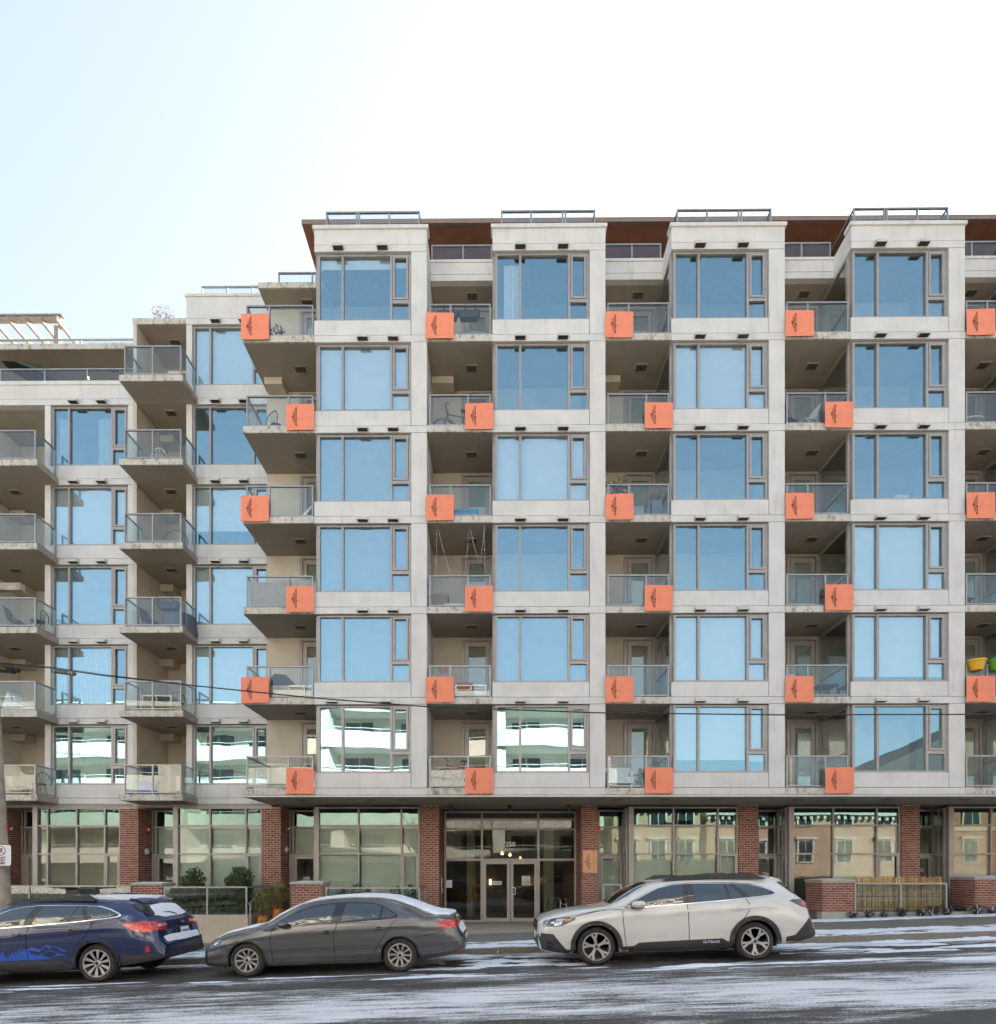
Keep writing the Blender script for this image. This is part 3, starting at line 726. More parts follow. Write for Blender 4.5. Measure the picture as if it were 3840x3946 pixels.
# alarms and bulkhead lamps on the pillar sides
for (x, y, z) in ((-17.2, 2.75, 1.55), (-12.47, 2.95, 1.53), (-7.51, 2.98, 1.56), (3.47, 2.7, 1.55)):
    MB().box(x, x+.09, y-.05, y+.05, z-.06, z+.06).build('alarm_strobe', M['red'], B)
    MB().box(x+.09, x+.13, y-.02, y+.02, z-.03, z+.03).build('alarm_lens', M['white'], B)
for (x, y, z) in ((-12.47, 3.0, .75), (-7.51, 3.0, .82)):
    MB().lathe([(0, .09), (.07, .08), (.11, .04), (.12, 0)], 14, (x, y, z), 0).build('bulkhead_lamp', M['hood'], B, smooth=50)
MB().box(-2.0, -1.98, 2.95, 3.05, -.52, -.18).box(-2.0, -1.98, 3.12, 3.2, -.38, -.18).build('entry_panel', M['white'], B)
MB().box(-2.0, -1.96, 3.0, 3.12, -.72, -.55).build('keypad', M['hood'], B)

# ---------------------------------------------------------------- garden walls, guards and planting in front
def garden_wall(label, x0, x1, y0, y1, z0, z1, sides):
    t = thing('brick_garden_wall', label, 'garden wall', (0, 0, 0), 'brick planter walls along the pavement')
    MB().box(x0+.008, x1-.008, y0+.008, y1, z0, z1).build('mortar_core', M['mortar'], t)
    n, rest = bricks(t, x0, x1, y0+.008, z0, z1, 'front', 200)
    for s in sides: bricks(t, y0+.02, y1, x1-.008 if s == 'right' else x0+.008, z0, z1, s, 90)
    MB().box(x0-.03, x1+.03, y0-.03, y1+.03, z1, z1+.07).build('coping', M['plinth'], t)
    # lumpy snow lying on the coping
    mb = MB(); nx, ny = 14, 5
    for i in range(nx+1):
        for j in range(ny+1):
            u, v = i/nx, j/ny; e = min(1, 5*min(u, 1-u, v*.6, (1-v)*.6))
            mb.v.append((x0-.02+(x1-x0+.04)*u, y0-.02+(y1-y0+.04)*v, z1+.068+.05*e*(.7+.5*noise.noise((u*5, v*3, x0)))))
    for i in range(nx):
        for j in range(ny): a = i*(ny+1)+j; mb.f.append((a, a+ny+1, a+ny+2, a+1)); mb.m.append(0)
    mb.build('snow_cap', M['snow'], t, smooth=60)
    return t
garden_wall('brick planter wall with snow cap left of the glass-fronted hedge, behind the blue wagon', -11.60, -10.65, .6, 1.4, -2.2, -.40, ['right'])
garden_wall('brick planter wall with snow cap behind the windscreen of the grey sedan', -6.56, -5.55, .6, 1.5, -2.1, -.36, ['right'])
garden_wall('brick planter wall with snow cap at the far left edge behind the utility pole', -17.9, -16.6, .6, 1.6, -2.3, -.40, ['right'])
garden_wall('brick planter wall left of the reed screen, behind the white crossover', 10.19, 11.19, .6, 1.68, -1.222, -.29, ['left'])
garden_wall('brick planter wall at the right edge, right of the reed screen', 14.95, 17.4, .6, 1.68, -1.12, -.20, ['left'])
def glass_guard(label, x0, x1, y, z0, z1, mids, rets=(), gl='gglass'):
    t = thing('glass_guard', label, 'glass railing', (0, 0, 0), 'low glass railings of the patios')
    g = MB(); f = .05
    g.box(x0, x1, y-.03, y+.03, z1-.05, z1); ps = [x0+f/2]+list(mids)+[x1-f/2]
    for p in ps: g.box(p-f/2, p+f/2, y-.025, y+.025, z0, z1-.05)
    for (x, ye) in rets: g.box(x-f, x, y+.03, ye, z1-.05, z1).box(x-f, x, ye-f, ye, z0, z1-.05)
    g.build('frame', M['rail'], t)
    for a, b in zip(ps[:-1], ps[1:]): MB().box(a+f/2, b-f/2, y-.006, y+.006, z0+.03, z1-.05).build('glass_panel', M[gl], t)
    for (x, ye) in rets: MB().box(x-.03, x-.018, y+.03, ye-f, z0+.03, z1-.05).build('glass_panel', M[gl], t)
    return t
glass_guard('glass railing on the concrete wall in front of the clipped hedge', -10.6, -7.95, .65, -1.33, -.434, (-9.22,), ((-7.95, 2.45),))
glass_guard('glass railing in front of the long low hedge, above the blue wagon', -16.55, -11.65, .65, -1.5, -.40, (-14.9, -13.3))
glass_guard('glass railing behind the roof of the grey sedan, left of the entrance', -5.46, -2.47, .65, -1.7, -.46, (-3.95,), ((-2.47, 2.3),))
glass_guard('glass railing backed by the brown reed screen', 11.2, 14.1, .62, -1.225, -.315, (12.65,), ((14.1, 2.4),))
glass_guard('short glass railing with ivy beside the pillar right of the entrance', 3.35, 3.95, .9, -1.5, -.35, (), ((3.95, 2.4),))
rw = thing('retaining_wall', 'low bare concrete wall under the hedge railing, between two cars', 'retaining wall')
MB().box(-10.64, -7.9, .55, .78, -2.6, -1.33).build('wall_face', M['landing'], rw); MB().box(-8.12, -7.9, .78, 2.5, -2.6, -1.33).build('wall_return', M['landing'], rw)
rw = thing('retaining_wall', 'grey concrete plinth under the brick planter and reed screen', 'retaining wall')
MB().box(10.17, 14.93, .585, .9, -2.2, -1.228).build('wall_face', M['plinth'], rw); MB().box(14.93, 17.5, .59, .9, -2.2, -1.125).build('wall_face', M['plinth'], rw)
for (a, b, z) in ((-18, -8.1, -1.42), (-5.5, -2.5, -1.75), (10.3, 17.4, -1.25)):
    struct(MB().box(a, b, .8, GY, z-.8, z).build('patio', M['walk']))
st = MB()
for i in range(3): st.box(-7.88, -6.62, .2+.35*i, 2.5, -2.25, -2.02+.17*i)
struct(st.build('steps', M['landing']))
rl = thing('handrail', 'short grey stair handrail beside the amber pots', 'handrail')
MB().tube([(-7.72, .15, -.97), (-7.66, 1.15, -.62)], .025, 8).build('rail', M['rail'], rl)
for (y, z) in ((.28, -.93), (1.0, -.68)): MB().tube([(-7.71, y, z), (-7.71, y, -2.1)], .022, 8).build('post', M['rail'], rl)

def leaf_quads(mb, c, n, rad, size, rng, shell=.55, keep=None):
    for _ in range(n):
        for _t in range(20):
            p = Vector((rng.uniform(-1, 1), rng.uniform(-1, 1), rng.uniform(-1, 1)))
            if shell < p.length < 1: break
        q = Vector((c[0]+p.x*rad[0], c[1]+p.y*rad[1], c[2]+p.z*rad[2]))
        lump = noise.noise(q*3.2+Vector((c[0], 0, 0)))
        q += p*lump*.34*max(rad)
        if keep and not keep(q): continue
        a = Vector((rng.gauss(0, 1), rng.gauss(0, 1), rng.gauss(0, 1))).normalized(); b = a.orthogonal().normalized()
        s = size*rng.uniform(.6, 1.3)
        mb.quad(q-a*s, q+b*s*.45, q+a*s, q-b*s*.45)
def shrub(label, cat, loc, rad, n, size, m, trunk=.25, group=None, name='shrub', seed=1):
    rng = random.Random(seed); t = thing(name, label, cat, loc, group)
    mb = MB(); leaf_quads(mb, (0, 0, trunk+rad[2]), n, rad, size, rng)
    leaf_quads(mb, (0, 0, trunk+rad[2]), n//3, tuple(r*.8 for r in rad), size, rng, .0)
    mb.build('crown', M[m], t)
    tb = MB(); tb.tube([(0, 0, 0), (.01, 0, trunk+rad[2]*.8)], [.03, .015], 6)
    for k in range(7):
        a = rng.uniform(0, 6.28); tb.tube([(0, 0, trunk*.8+rad[2]*.15*k), (math.cos(a)*rad[0]*.6, math.sin(a)*rad[1]*.6, trunk+rad[2]*(.5+.12*k))], [.012, .004], 5)
    tb.build('trunk', M['twig'], t); return t
shrub('round clipped evergreen behind the glass railing, left of the pair', 'shrub', (-10.05, 1.45, -1.42), (.40, .36, .62), 1500, .045, 'leaf', .35, 'evergreen balls on the patio', seed=4)
shrub('larger round evergreen behind the glass railing, beside the brick pillar', 'shrub', (-8.55, 1.45, -1.42), (.46, .40, .64), 1900, .045, 'leaf', .35, 'evergreen balls on the patio', seed=5)
def hedge(label, x0, x1, y0, y1, z0, z1, n, m, seed, size=.05):
    rng = random.Random(seed); t = thing('hedge', label, 'hedge')
    mb = MB()
    for _ in range(n):
        q = Vector((rng.uniform(x0, x1), y0+(y1-y0)*rng.random()**1.6, rng.uniform(z0, z1)))
        top = z1+.02-.06*(1+noise.noise((q.x*2.3, q.y*2, seed)))
        if q.z > top: continue
        if noise.noise(q*4.5) < -.36: continue
        a = Vector((rng.gauss(0, 1), rng.gauss(0, 1), rng.gauss(0, 1))).normalized(); b = a.orthogonal().normalized(); s = size*rng.uniform(.6, 1.3)
        mb.quad(q-a*s, q+b*s*.45, q+a*s, q-b*s*.45)
    struct(mb.build('foliage', M[m], t), 'stuff')
    tb = MB()
    x = x0+.15
    while x < x1:
        tb.tube([(x, (y0+y1)/2, z0-.45), (x+rng.uniform(-.05, .05), (y0+y1)/2, z0+.1)], .022, 5)
        for k in range(5): tb.tube([(x, (y0+y1)/2, z0-.1), (x+rng.uniform(-.25, .25), (y0+y1)/2+rng.uniform(-.15, .15), z0+rng.uniform(.2, .6))], .007, 4)
        x += .33
    tb.build('stems', M['twig'], t); return t
hedge('see-through clipped hedge with bare stems behind the patio glass', -10.5, -8.05,   .85, 1.25, -1.15, -.42, 11000, 'hedgeleaf', 11)
hedge('long low olive-green hedge above the roof of the blue wagon', -16.8, -11.7, .8, 1.25, -1.3, -.42, 15000, 'hedgeleaf', 12, .055)
for i, (x, z) in enumerate(((-5.05, -.55), (-4.6, -.42), (-4.25, -.48), (-3.3, -.5), (-2.85, -.42))):
    shrub(['low dark patio shrub seen over the grey sedan roof, ' + q for q in ('leftmost of five', 'second from left', 'in the middle', 'second from right', 'rightmost of five')][i], 'shrub', (x, 1.3, z-.85), (.22, .2, .38), 260, .04, 'leaf', .15, 'low shrubs behind the railing', seed=20+i)
def glazed_pot(label, x, y, z, r, h, seed):
    t = thing('plant_pot', label, 'plant pot', (x, y, z), 'amber pots on the steps')
    MB().lathe([(0, 0), (r*.72, 0), (r*.95, h*.45), (r, h*.75), (r*.9, h*.93), (r*1.02, h*.95), (r*1.02, h), (r*.85, h), (r*.8, h*.9), (0, h*.88)], 20).build('pot', M['pot'], t, smooth=50)
    s = shrub('small yellow-green bush growing in the ' + label.split(' glazed')[0] + ' pot', 'potted plant', (x, y, z+h*.88), (.34, .3, .40), 520, .04, 'leafy', .12, 'bushes in the amber pots', 'potted_bush', seed)
glazed_pot('shorter amber glazed pot, nearer the stair rail', -7.50, .75, -1.92, .175, .56, 31)
glazed_pot('taller amber glazed pot, right of the shorter one', -7.10, 1.0, -1.86, .19, .72, 32)
iv = thing('ivy', 'narrow column of ivy on the railing right of the entrance', 'ivy')
mb = MB(); rng = random.Random(3)
leaf_quads(mb, (3.99, 1.2, -.8), 400, (.07, .3, .5), .03, rng, 0); struct(mb.build('foliage', M['leaf'], iv), 'stuff')
# reed screen
rs = thing('reed_screen', 'brown reed screen standing up behind the patio glass', 'reed screen')
mb = MB(); rng = random.Random(9); x = 11.26
while x < 14.02:
    zt = -.13+rng.uniform(-.045, .03)+.03*noise.noise((x*2, 0, 0)); y = .72+rng.uniform(0, .03); lx = rng.uniform(-.02, .02)
    mb.mi = rng.randrange(3)
    mb.prism([(x-.006, y), (x+.006, y), (x, y+.012)], 2, -1.19, zt)
    for q in (-3, -2, -1): vx = mb.v[q]; mb.v[q] = (vx[0]+lx, vx[1], vx[2])
    x += rng.uniform(.007, .013)
M['reed2'] = mat('dark_reed', (.36, .19, .07), .9, 0, .3, 20); M['reed3'] = mat('pale_reed', (.75, .50, .22), .9, 0, .3, 20)
struct(mb.build('reed_stems', [M['reed'], M['reed2'], M['reed3']], rs), 'stuff')
for z in (-.38, -.75, -1.08): MB().tube([(11.25, .712, z), (14.03, .712, z)], .006, 5).build('binding_wire', M['twig'], rs)
# frosted grass clumps in the snowy strip
for i, (x, y, s) in enumerate(((10.95, .30, .9), (11.45, .28, 1), (11.9, .30, .8), (12.42, .25, 1.25), (13.05, .30, .95), (13.4, .27, 1.3), (13.85, .3, 1.0), (14.75, .28, 1.2), (15.2, .30, .95), (15.5, .28, 1.1))):
    t = thing('grass_clump', 'dead brown grass clump in the snow below the reed screen, ' + ['first', 'second', 'third', 'fourth', 'fifth', 'sixth', 'seventh', 'eighth', 'ninth', 'tenth'][i] + ' from left', 'grass clump', (x, y-.05, walk_z(x, y)-.02), 'dead grass clumps along the planter')
    mb = MB(); rng = random.Random(60+i)
    for k in range(230):
        a = rng.uniform(0, 6.28); r = rng.uniform(.10, .34)*s; h = rng.uniform(.10, .30)*s; d = Vector((math.cos(a), math.sin(a)*.7, 0)); q = Vector((-d.y, d.x, 0))*.008
        mb.mi = 1 if k % 9 == 0 else 0
        mb.quad(-q, q, d*r*.5+Vector((0, 0, h))+q, d*r*.5+Vector((0, 0, h))-q); mb.quad(d*r*.5+Vector((0, 0, h))-q, d*r*.5+Vector((0, 0, h))+q, d*r+Vector((0, 0, h*.6)))
    mb.build('blades', [M['twig'], M['snow']], t)
# snow lying on the verge, under the planter and along the kerb
def snow_sheet(name, x0, x1, y0, y1, zf, thr, step=.05, amp=.10, sc=(1.1, 2.2), seed=0, fx=None):
    mb = MB(); nx, ny = int((x1-x0)/step), max(2, int((y1-y0)/(step*.8)))
    keep = {}
    for i in range(nx+1):
        for j in range(ny+1):
            x = x0+(x1-x0)*i/nx; y = y0+(y1-y0)*j/ny; v = j/ny
            e = min(1, 6*min(v, 1-v)+.25)
            n = noise.fractal((x*sc[0]+seed, y*sc[1], seed*.7), .8, 2.2, 5)*.55 - thr + (fx(x) if fx else 0)
            mb.v.append((x, y, zf(x, y)+max(-.02, min(.05, n*amp*e)))); keep[i*(ny+1)+j] = n > -.14
    for i in range(nx):
        for j in range(ny):
            a = i*(ny+1)+j; q = (a, a+ny+1, a+ny+2, a+1)
            if any(keep[k] for k in q): mb.f.append(q); mb.m.append(0)
    return struct(mb.build(name, M['snow'], smooth=80), 'stuff')
snow_sheet('snow_verge', -14, 19, -6.08, -4.15, lambda x, y: walk_z(x, y)-.004, -.03, seed=2, sc=(1.5, 2.6), fx=lambda x: .06 if x > 6.5 else (-.04 if x > 0 else .02))
snow_sheet('snow_planting_strip', 9.0, 18, -.62, .56, lambda x, y: walk_z(x, y)-.004, -.22, amp=.16, seed=5)
snow_sheet('snow_kerbside', -16, 19, -6.75, -6.27, lambda x, y: road_z(x, y)+.002, .0, amp=.12, seed=8, sc=(.8, 3), fx=lambda x: .05)

snow_sheet('snow_ridge', -14, 15, -9.15, -8.55, lambda x, y: road_z(x, y)+.003, .16, step=.06, amp=.10, sc=(.45, 5.0), seed=14)
snow_sheet('snow_drift', 5.2, 17, -8.0, -6.8, lambda x, y: road_z(x, y)+.003, .06, step=.06, amp=.08, sc=(.6, 3.2), seed=17)
snow_sheet('snow_gap', -1.6, 2.0, -8.3, -6.75, lambda x, y: road_z(x, y)+.003, .02, step=.05, amp=.08, sc=(1.2, 2.6), seed=23)
# ---------------------------------------------------------------- buildings across the street, seen mirrored in the glass
M['opwhite'] = mat('white_render', (.78, .75, .68), .8, 0, .04, 1); M['opcream'] = mat('cream_render', (.62, .52, .38), .8, 0, .06, 1); M['oppink'] = mat('salmon_render', (.62, .47, .36), .8, 0, .06, 1)
M['opbrick'] = mat('far_brick', (.42, .22, .15), .85, 0, .15, 2); M['opglass'] = mat('far_window_glass', (.05, .07, .08), .08, 0, .1, 1); M['opgrey'] = mat('grey_roof', (.045, .04, .038), .8)
OY = -31.0
a = thing('white_apartment_block', 'white modern apartment block across the street, mirrored in the lower windows', 'apartment building')
MB().box(-62, 9.5, -46, OY-3.0, -1.8, 14.0).build('wall', M['opwhite'], a)
for f in range(5):
    z = 1.25+3.05*f
    mb = MB(); n = 40                     # balcony fronts with a gentle wave in plan
    for i in range(n):
        xa, xb = -62+71.5*i/n, -62+71.5*(i+1)/n; w1, w2 = (1.2*math.sin(q*.32+f*.2) for q in (xa, xb))
        ya, yb = OY+w1*.7, OY+w2*.7
        mb.quad((xa, ya, z-.35), (xb, yb, z-.35), (xb, yb, z+.95), (xa, ya, z+.95)); mb.quad((xa, ya, z-.35), (xb, yb, z-.35), (xb, OY-3, z-.35), (xa, OY-3, z-.35)); mb.quad((xa, ya-.12, z+.95), (xb, yb-.12, z+.95), (xb, yb, z+.95), (xa, ya, z+.95)); mb.quad((xa, OY-3, z), (xb, OY-3, z), (xb, yb-.12, z), (xa, ya-.12, z)); mb.quad((xa, ya-.12, z), (xb, yb-.12, z), (xb, yb-.12, z+.95), (xa, ya-.12, z+.95))
    mb.build('balcony_front', M['opwhite'], a)
    rb = MB().tube([(-62+71.5*i/60, OY+.84*math.sin((-62+71.5*i/60)*.32+f*.2)-.06, z+1.2) for i in range(61)], .03, 5)
    for i in range(0, 61, 2): x = -62+71.5*i/60; rb.tube([(x, OY+.84*math.sin(x*.32+f*.2)-.06, z+.95), (x, OY+.84*math.sin(x*.32+f*.2)-.06, z+1.2)], .02, 4)
    rb.build('balcony_rail', M['white'], a)
    for i in range(15):
        x = -60+4.7*i
        wf = MB().box(x, x+2.6, OY-3.05, OY-2.95, z+.1, z+2.4).build('window', M['white'], a); MB().box(x+.1, x+1.25, OY-2.95, OY-2.93, z+.2, z+2.3).box(x+1.35, x+2.5, OY-2.95, OY-2.93, z+.2, z+2.3).build('pane', M['opglass'], wf)
        if i % 3 == 0: MB().box(x+3.1, x+4.2, OY-3, OY+.2, z-.35, min(13.98, z+2.69)).build('fin_wall', M['opwhite'], a)
MB().box(-63, 10, -46, OY+.6, 14.0, 14.35).build('roof', M['opwhite'], a)
def facade(label, m, x0, x1, h, cols, rows, trim, cornice=True, sill0=1.0):
    t = thing('street_building', label, 'building')
    MB().box(x0, x1, OY-12, OY-1, -1.8, h).build('wall', M[m], t)
    for i in range(cols):
        for j in range(rows):
            w_ = (x1-x0)/cols; cx = x0+w_*(i+.5); z = sill0+3.2*j
            f = MB().box(cx-.75, cx+.75, OY-1, OY-.88, z-.12, z+1.95).build('window', M[trim], t); MB().box(cx-.6, cx-.04, OY-.88, OY-.86, z, z+1.8).box(cx+.04, cx+.6, OY-.88, OY-.86, z, z+1.8).build('pane', M['opglass'], f)
            MB().box(cx-.95, cx+.95, OY-1, OY-.7, z+1.96, z+2.2).build('window_hood', M[trim], t)
    if cornice:
        mb = MB().box(x0-.2, x1+.2, OY-1, OY-.4, h-.5, h)
        k = x0
        while k < x1: mb.box(k, k+.25, OY-1, OY-.6, h-.85, h-.51); k += .6
        mb.build('cornice', M[trim], t)
    return t
facade('two-storey cream building with dentil cornice, mirrored right of the entrance', 'opcream', 10.5, 18.0, 6.2, 3, 2, 'white')
facade('salmon rendered building with white trim, mirrored in the shopfront at right', 'oppink', 18.6, 36, 5.6, 5, 2, 'white')
t = facade('brick building with pale string course, mirrored at the right edge', 'opbrick', 36.5, 62.0, 6.8, 7, 2, 'opcream')
MB().box(36.5, 62, OY-1, OY-.85, 3.7, 4.1).build('string_course', M['opcream'], t)
t = thing('gabled_house', 'dark gable roof mirrored in a lowest bay window', 'house')
MB().prism([(27.5, 6.9), (44, 14.5), (60, 6.9)], 1, OY-11, OY-2).build('roof', M['opgrey'], t)
t = thing('utility_pole', 'tall utility pole across the street, mirrored in the shopfront at right', 'utility pole')
MB().tube([(20.2, OY+6.5, -1.8), (20.2, OY+6.5, 10)], [.17, .12], 12).build('shaft', M['opcream'], t); MB().box(19.0, 21.4, OY+6.4, OY+6.6, 8.9, 9.1).build('crossarm', M['wood'], t)
for (x, y, h) in ((-15.5, -24.5, 6.5), (-6.5, -25, 7.5)):
    t = thing('bare_tree', ['bare street tree across the street at left', 'bare street tree across the street, mirrored beside the evergreens'][x > -10], 'tree', (x, y, road_z(x, y)), 'bare trees across the street')
    rng = random.Random(int(x*10)); tr = MB(); br = MB(); tr.tube([(0, 0, 0), (.1, 0, h*.4), (.0, .1, h*.62)], [.13, .10, .06], 8)
    for i in range(34):
        b0_ = rng.uniform(.3, .62)*h; a_ = rng.uniform(0, 6.28); L = rng.uniform(.18, .4)*h; d = Vector((math.cos(a_)*.6, math.sin(a_)*.6, 1)).normalized(); p0 = Vector((.05, 0, b0_)); p1 = p0+d*L
        br.tube([p0, p0+d*L*.5, p1], [.035, .02, .008], 5)
        for k in range(5): q = p0+d*L*rng.uniform(.4, .95); e = Vector((rng.uniform(-1, 1), rng.uniform(-1, 1), rng.uniform(.2, 1))).normalized()*L*.4; br.tube([q, q+e], [.012, .004], 4)
    tr.build('trunk', M['twig'], t); br.build('branches', M['twig'], t)
# ---------------------------------------------------------------- parked cars
def paint(name, col, metal=.0, rough=.35, flake=0):
    m, t, p = nodes(name)
    p.inputs['Base Color'].default_value = (*col, 1); p.inputs['Metallic'].default_value = metal; p.inputs['Roughness'].default_value = rough
    p.inputs['Coat Weight'].default_value = 1; p.inputs['Coat Roughness'].default_value = .02
    # winter road film, thicker towards the sills
    v = coords(t, (1, 1, 1)); n = noise_n(t, v, 5, 5)
    sp = t.nodes.new('ShaderNodeSeparateXYZ'); lnk(t, v, sp.inputs[0])
    mr = t.nodes.new('ShaderNodeMapRange'); lnk(t, sp.outputs[2], mr.inputs[0]); mr.inputs[1].default_value = .75; mr.inputs[2].default_value = .25; mr.inputs[4].default_value = .16
    mu = t.nodes.new('ShaderNodeMath'); mu.operation = 'MULTIPLY'; lnk(t, mr.outputs[0], mu.inputs[0]); lnk(t, n, mu.inputs[1])
    lnk(t, mix(t, mu.outputs[0], col, (.23, .20, .165)), p.inputs['Base Color'])
    return m
M['carwhite'] = paint('pearl_white_paint', (.66, .64, .612), 0, .3)
M['carblue'] = paint('deep_blue_paint', (.003, .016, .085), .2, .3)
M['cargrey'] = paint('grey_metallic_paint', (.10, .104, .112), .5, .28)
M['carplastic'] = mat('unpainted_car_plastic', (.038, .037, .038), .55, 0, .15, 8)
M['carblack'] = mat('gloss_black_trim', (.016, .016, .018), .15, 0, .05, 4, coat=.5)
M['pillar'] = mat('dark_pillar_trim', (.06, .052, .048), .25, 0, .05, 4)
M['well'] = mat('wheel_well', (.008, .008, .008), .9)
M['carglass'] = mat('tinted_car_glass', (.012, .022, .030), .02, 0, 0, spec=1.0, coat=1)
M['tyre'] = mat('tyre_rubber', (.045, .040, .036), .85, 0, .25, 14, .3)
M['alloy'] = mat('silver_alloy', (.62, .60, .58), .28, .85, .05)
M['alloydark'] = mat('dark_wheel_pocket', (.03, .03, .032), .5, .3)
M['chrome'] = mat('bright_window_trim', (.75, .78, .82), .15, .9, 0)
M['lampred'] = mat('red_lamp_lens', (.55, .02, .012), .12, 0, .25, 18, coat=1)
M['lampredbright'] = mat('bright_red_lamp_lens', (.80, .05, .02), .1, 0, .35, 14, coat=1)  # brighter red in the base colour, no emission
M['lampclear'] = mat('clear_lamp_lens', (.62, .66, .72), .08, .5, .25, 22, coat=1)
M['lampdark'] = mat('dark_lamp_lens', (.07, .07, .08), .08, 0, .3, 20, coat=1)
M['amber'] = mat('amber_reflector', (.45, .12, .02), .15, 0, .2, 20, coat=1)
M['plate'] = mat('licence_plate', (.75, .77, .80), .4, 0, .03); M['plateblue'] = mat('plate_blue', (.08, .14, .42), .5)
M['decal'] = mat('bright_blue_decal', (.03, .10, .50), .4, 0, .05)
M['dirtysnow'] = M['snow']

def lerp_tab(tab, x):
    if x <= tab[0][0]: return tab[0][1:]
    for a, b in zip(tab, tab[1:]):
        if x <= b[0]:
            t = (x-a[0])/(b[0]-a[0]); return tuple(p+(q-p)*t for p, q in zip(a[1:], b[1:]))
    return tab[-1][1:]
def smooth_tab(tab, x, d=.045):
    s = [lerp_tab(tab, x+o) for o in (-d, -d/2, 0, d/2, d)]
    x0, x1 = tab[0][0], tab[-1][0]
    if x-x0 < d*1.2 or x1-x < d*1.2: return lerp_tab(tab, x)
    wts = (.12, .24, .28, .24, .12); return tuple(sum(w_*v[i] for w_, v in zip(wts, s)) for i in range(len(s[0])))
class Car:
    def __init__(c, label, body_mat, tab, wb, wheel_r, arch_r, zb, seed=0):
        c.root = thing('parked_car', label, 'car', group='cars parked along the kerb')
        c.tab = tab; c.wb = wb; c.R = wheel_r; c.zw = wheel_r-.008
        xs = set([tab[0][0], tab[-1][0]])
        x = tab[0][0]
        while x < tab[-1][0]: xs.add(round(x, 4)); x += .045
        for t in tab: xs.add(t[0])
        for cx in (0, wb):
            for i in range(25): xs.add(round(cx+arch_r*math.cos(math.pi*i/24), 4))
        xs = sorted(xs); xs = [a for i, a in enumerate(xs) if i == 0 or a-xs[i-1] > .004]
        def zbot(x):
            z = lerp_tab(zb, x)[0]
            for cx in (0, wb):
                if abs(x-cx) < arch_r-.002: z = max(z, c.zw+math.sqrt(arch_r**2-(x-cx)**2))
                elif abs(x-cx) < arch_r+.002: z = max(z, c.zw-.06)
            return z
        mb = MB(); NS, NG, NC = 12, 6, 12; rows = []
        for x in xs:
            zt, zr, wr, zs, ws, wm = smooth_tab(tab, x)
            z0 = zbot(x); zs = max(zs, z0+.03); zr = max(zr, zs+.01); zt = max(zt, zr+.006)
            pts = [(0, z0), (wm*.80, z0)]
            for i in range(NS+1):
                t = i/NS; z = z0+(zs-z0)*t; u = max(0, min(1, (z-.2)/max(.1, zs-.2)))
                # tucked sill, fullest below the handles, slight crease line
                y = wm-(wm-ws)*max(0, (u-.55)/.45)**1.6-.055*max(0, 1-u/.35)**2-.016*math.exp(-((u-.30)/.07)**2)+.013*math.exp(-((u-.83)/.045)**2)
                if i == 0 and z0 < .5: y -= .02
                pts.append((y, z))
            for i in range(1, NG+1):
                t = i/NG; pts.append((ws+(wr-ws)*t+.046*math.sin(math.pi*t**.85)-(.012 if t < .3 and zr-zs > .15 else 0), zs+(zr-zs)*t))
            for i in range(1, NC+1):
                a = math.pi/2*i/NC; pts.append((wr*max(0, math.cos(a))**.72, zr+(zt-zr)*math.sin(a)**.80))
            rows.append(pts)
        n = len(rows[0]); full = []
        for x, p in zip(xs, rows):
            base = len(mb.v); mb.v += [(x, -y, z) for y, z in p]+[(x, y, z) for y, z in p[-2:0:-1]]
            full.append(base)
        N = 2*n-2
        for a, b in zip(full, full[1:]):
            for i in range(N):
                j = (i+1) % N; mb.mi = 1 if i in (0, N-1) or i == 1 or i == N-2 else 0
                mb.f.append((a+i, a+j, b+j, b+i)); mb.m.append(mb.mi)
        mb.mi = 0
        for e, o in ((full[0], 1), (full[-1], -1)):
            for i in range(1, n-1):                        # end caps as strips between the two sides
                q = [e+i, e+(i+1), e+(N-i-1) % N, e+(N-i) % N]; q = list(dict.fromkeys(q))
                if len(q) > 2: mb.f.append(tuple(q[::o])); mb.m.append(0)
            q = [e, e+1, e+N-1]; mb.f.append(tuple(q[::o])); mb.m.append(1)
        c.body = mb.build('body', [body_mat, M['well']], c.root, smooth=32)
        bm = bmesh.new(); bm.from_mesh(c.body.data); bmesh.ops.triangulate(bm, faces=bm.faces); c.bvh = BVHTree.FromBMesh(bm); bm.free()
        MB().box(tab[0][0]+.45, tab[-1][0]-.95, -.70, .70, .20, .32).build('under_light_block', M['well'], c.root)  # dark box added below the floor to block light
        for cx in (0, wb): MB().box(cx-.5, cx+.5, -.60, .60, .2, .72).build('wheel_light_block', M['well'], c.root)  # dark boxes added between the wheels, also to stop light
    def hit(c, u, v, d):
        o, r = {'side': ((u, -4, v), (0, 1, 0)), 'far': ((u, 4, v), (0, -1, 0)), 'rear': ((9, u, v), (-1, 0, 0)), 'front': ((-9, u, v), (1, 0, 0)), 'top': ((u, v, 5), (0, 0, -1))}[d]
        h = c.bvh.ray_cast(Vector(o), Vector(r))
        if h[0] is None:
            s = {'side': (u, -.85, v), 'far': (u, .85, v), 'rear': (c.tab[-1][0], u, v), 'front': (c.tab[0][0], u, v), 'top': (u, v, 1.3)}[d]
            h = c.bvh.find_nearest(Vector(s))
        return h[0], h[1], Vector(r)
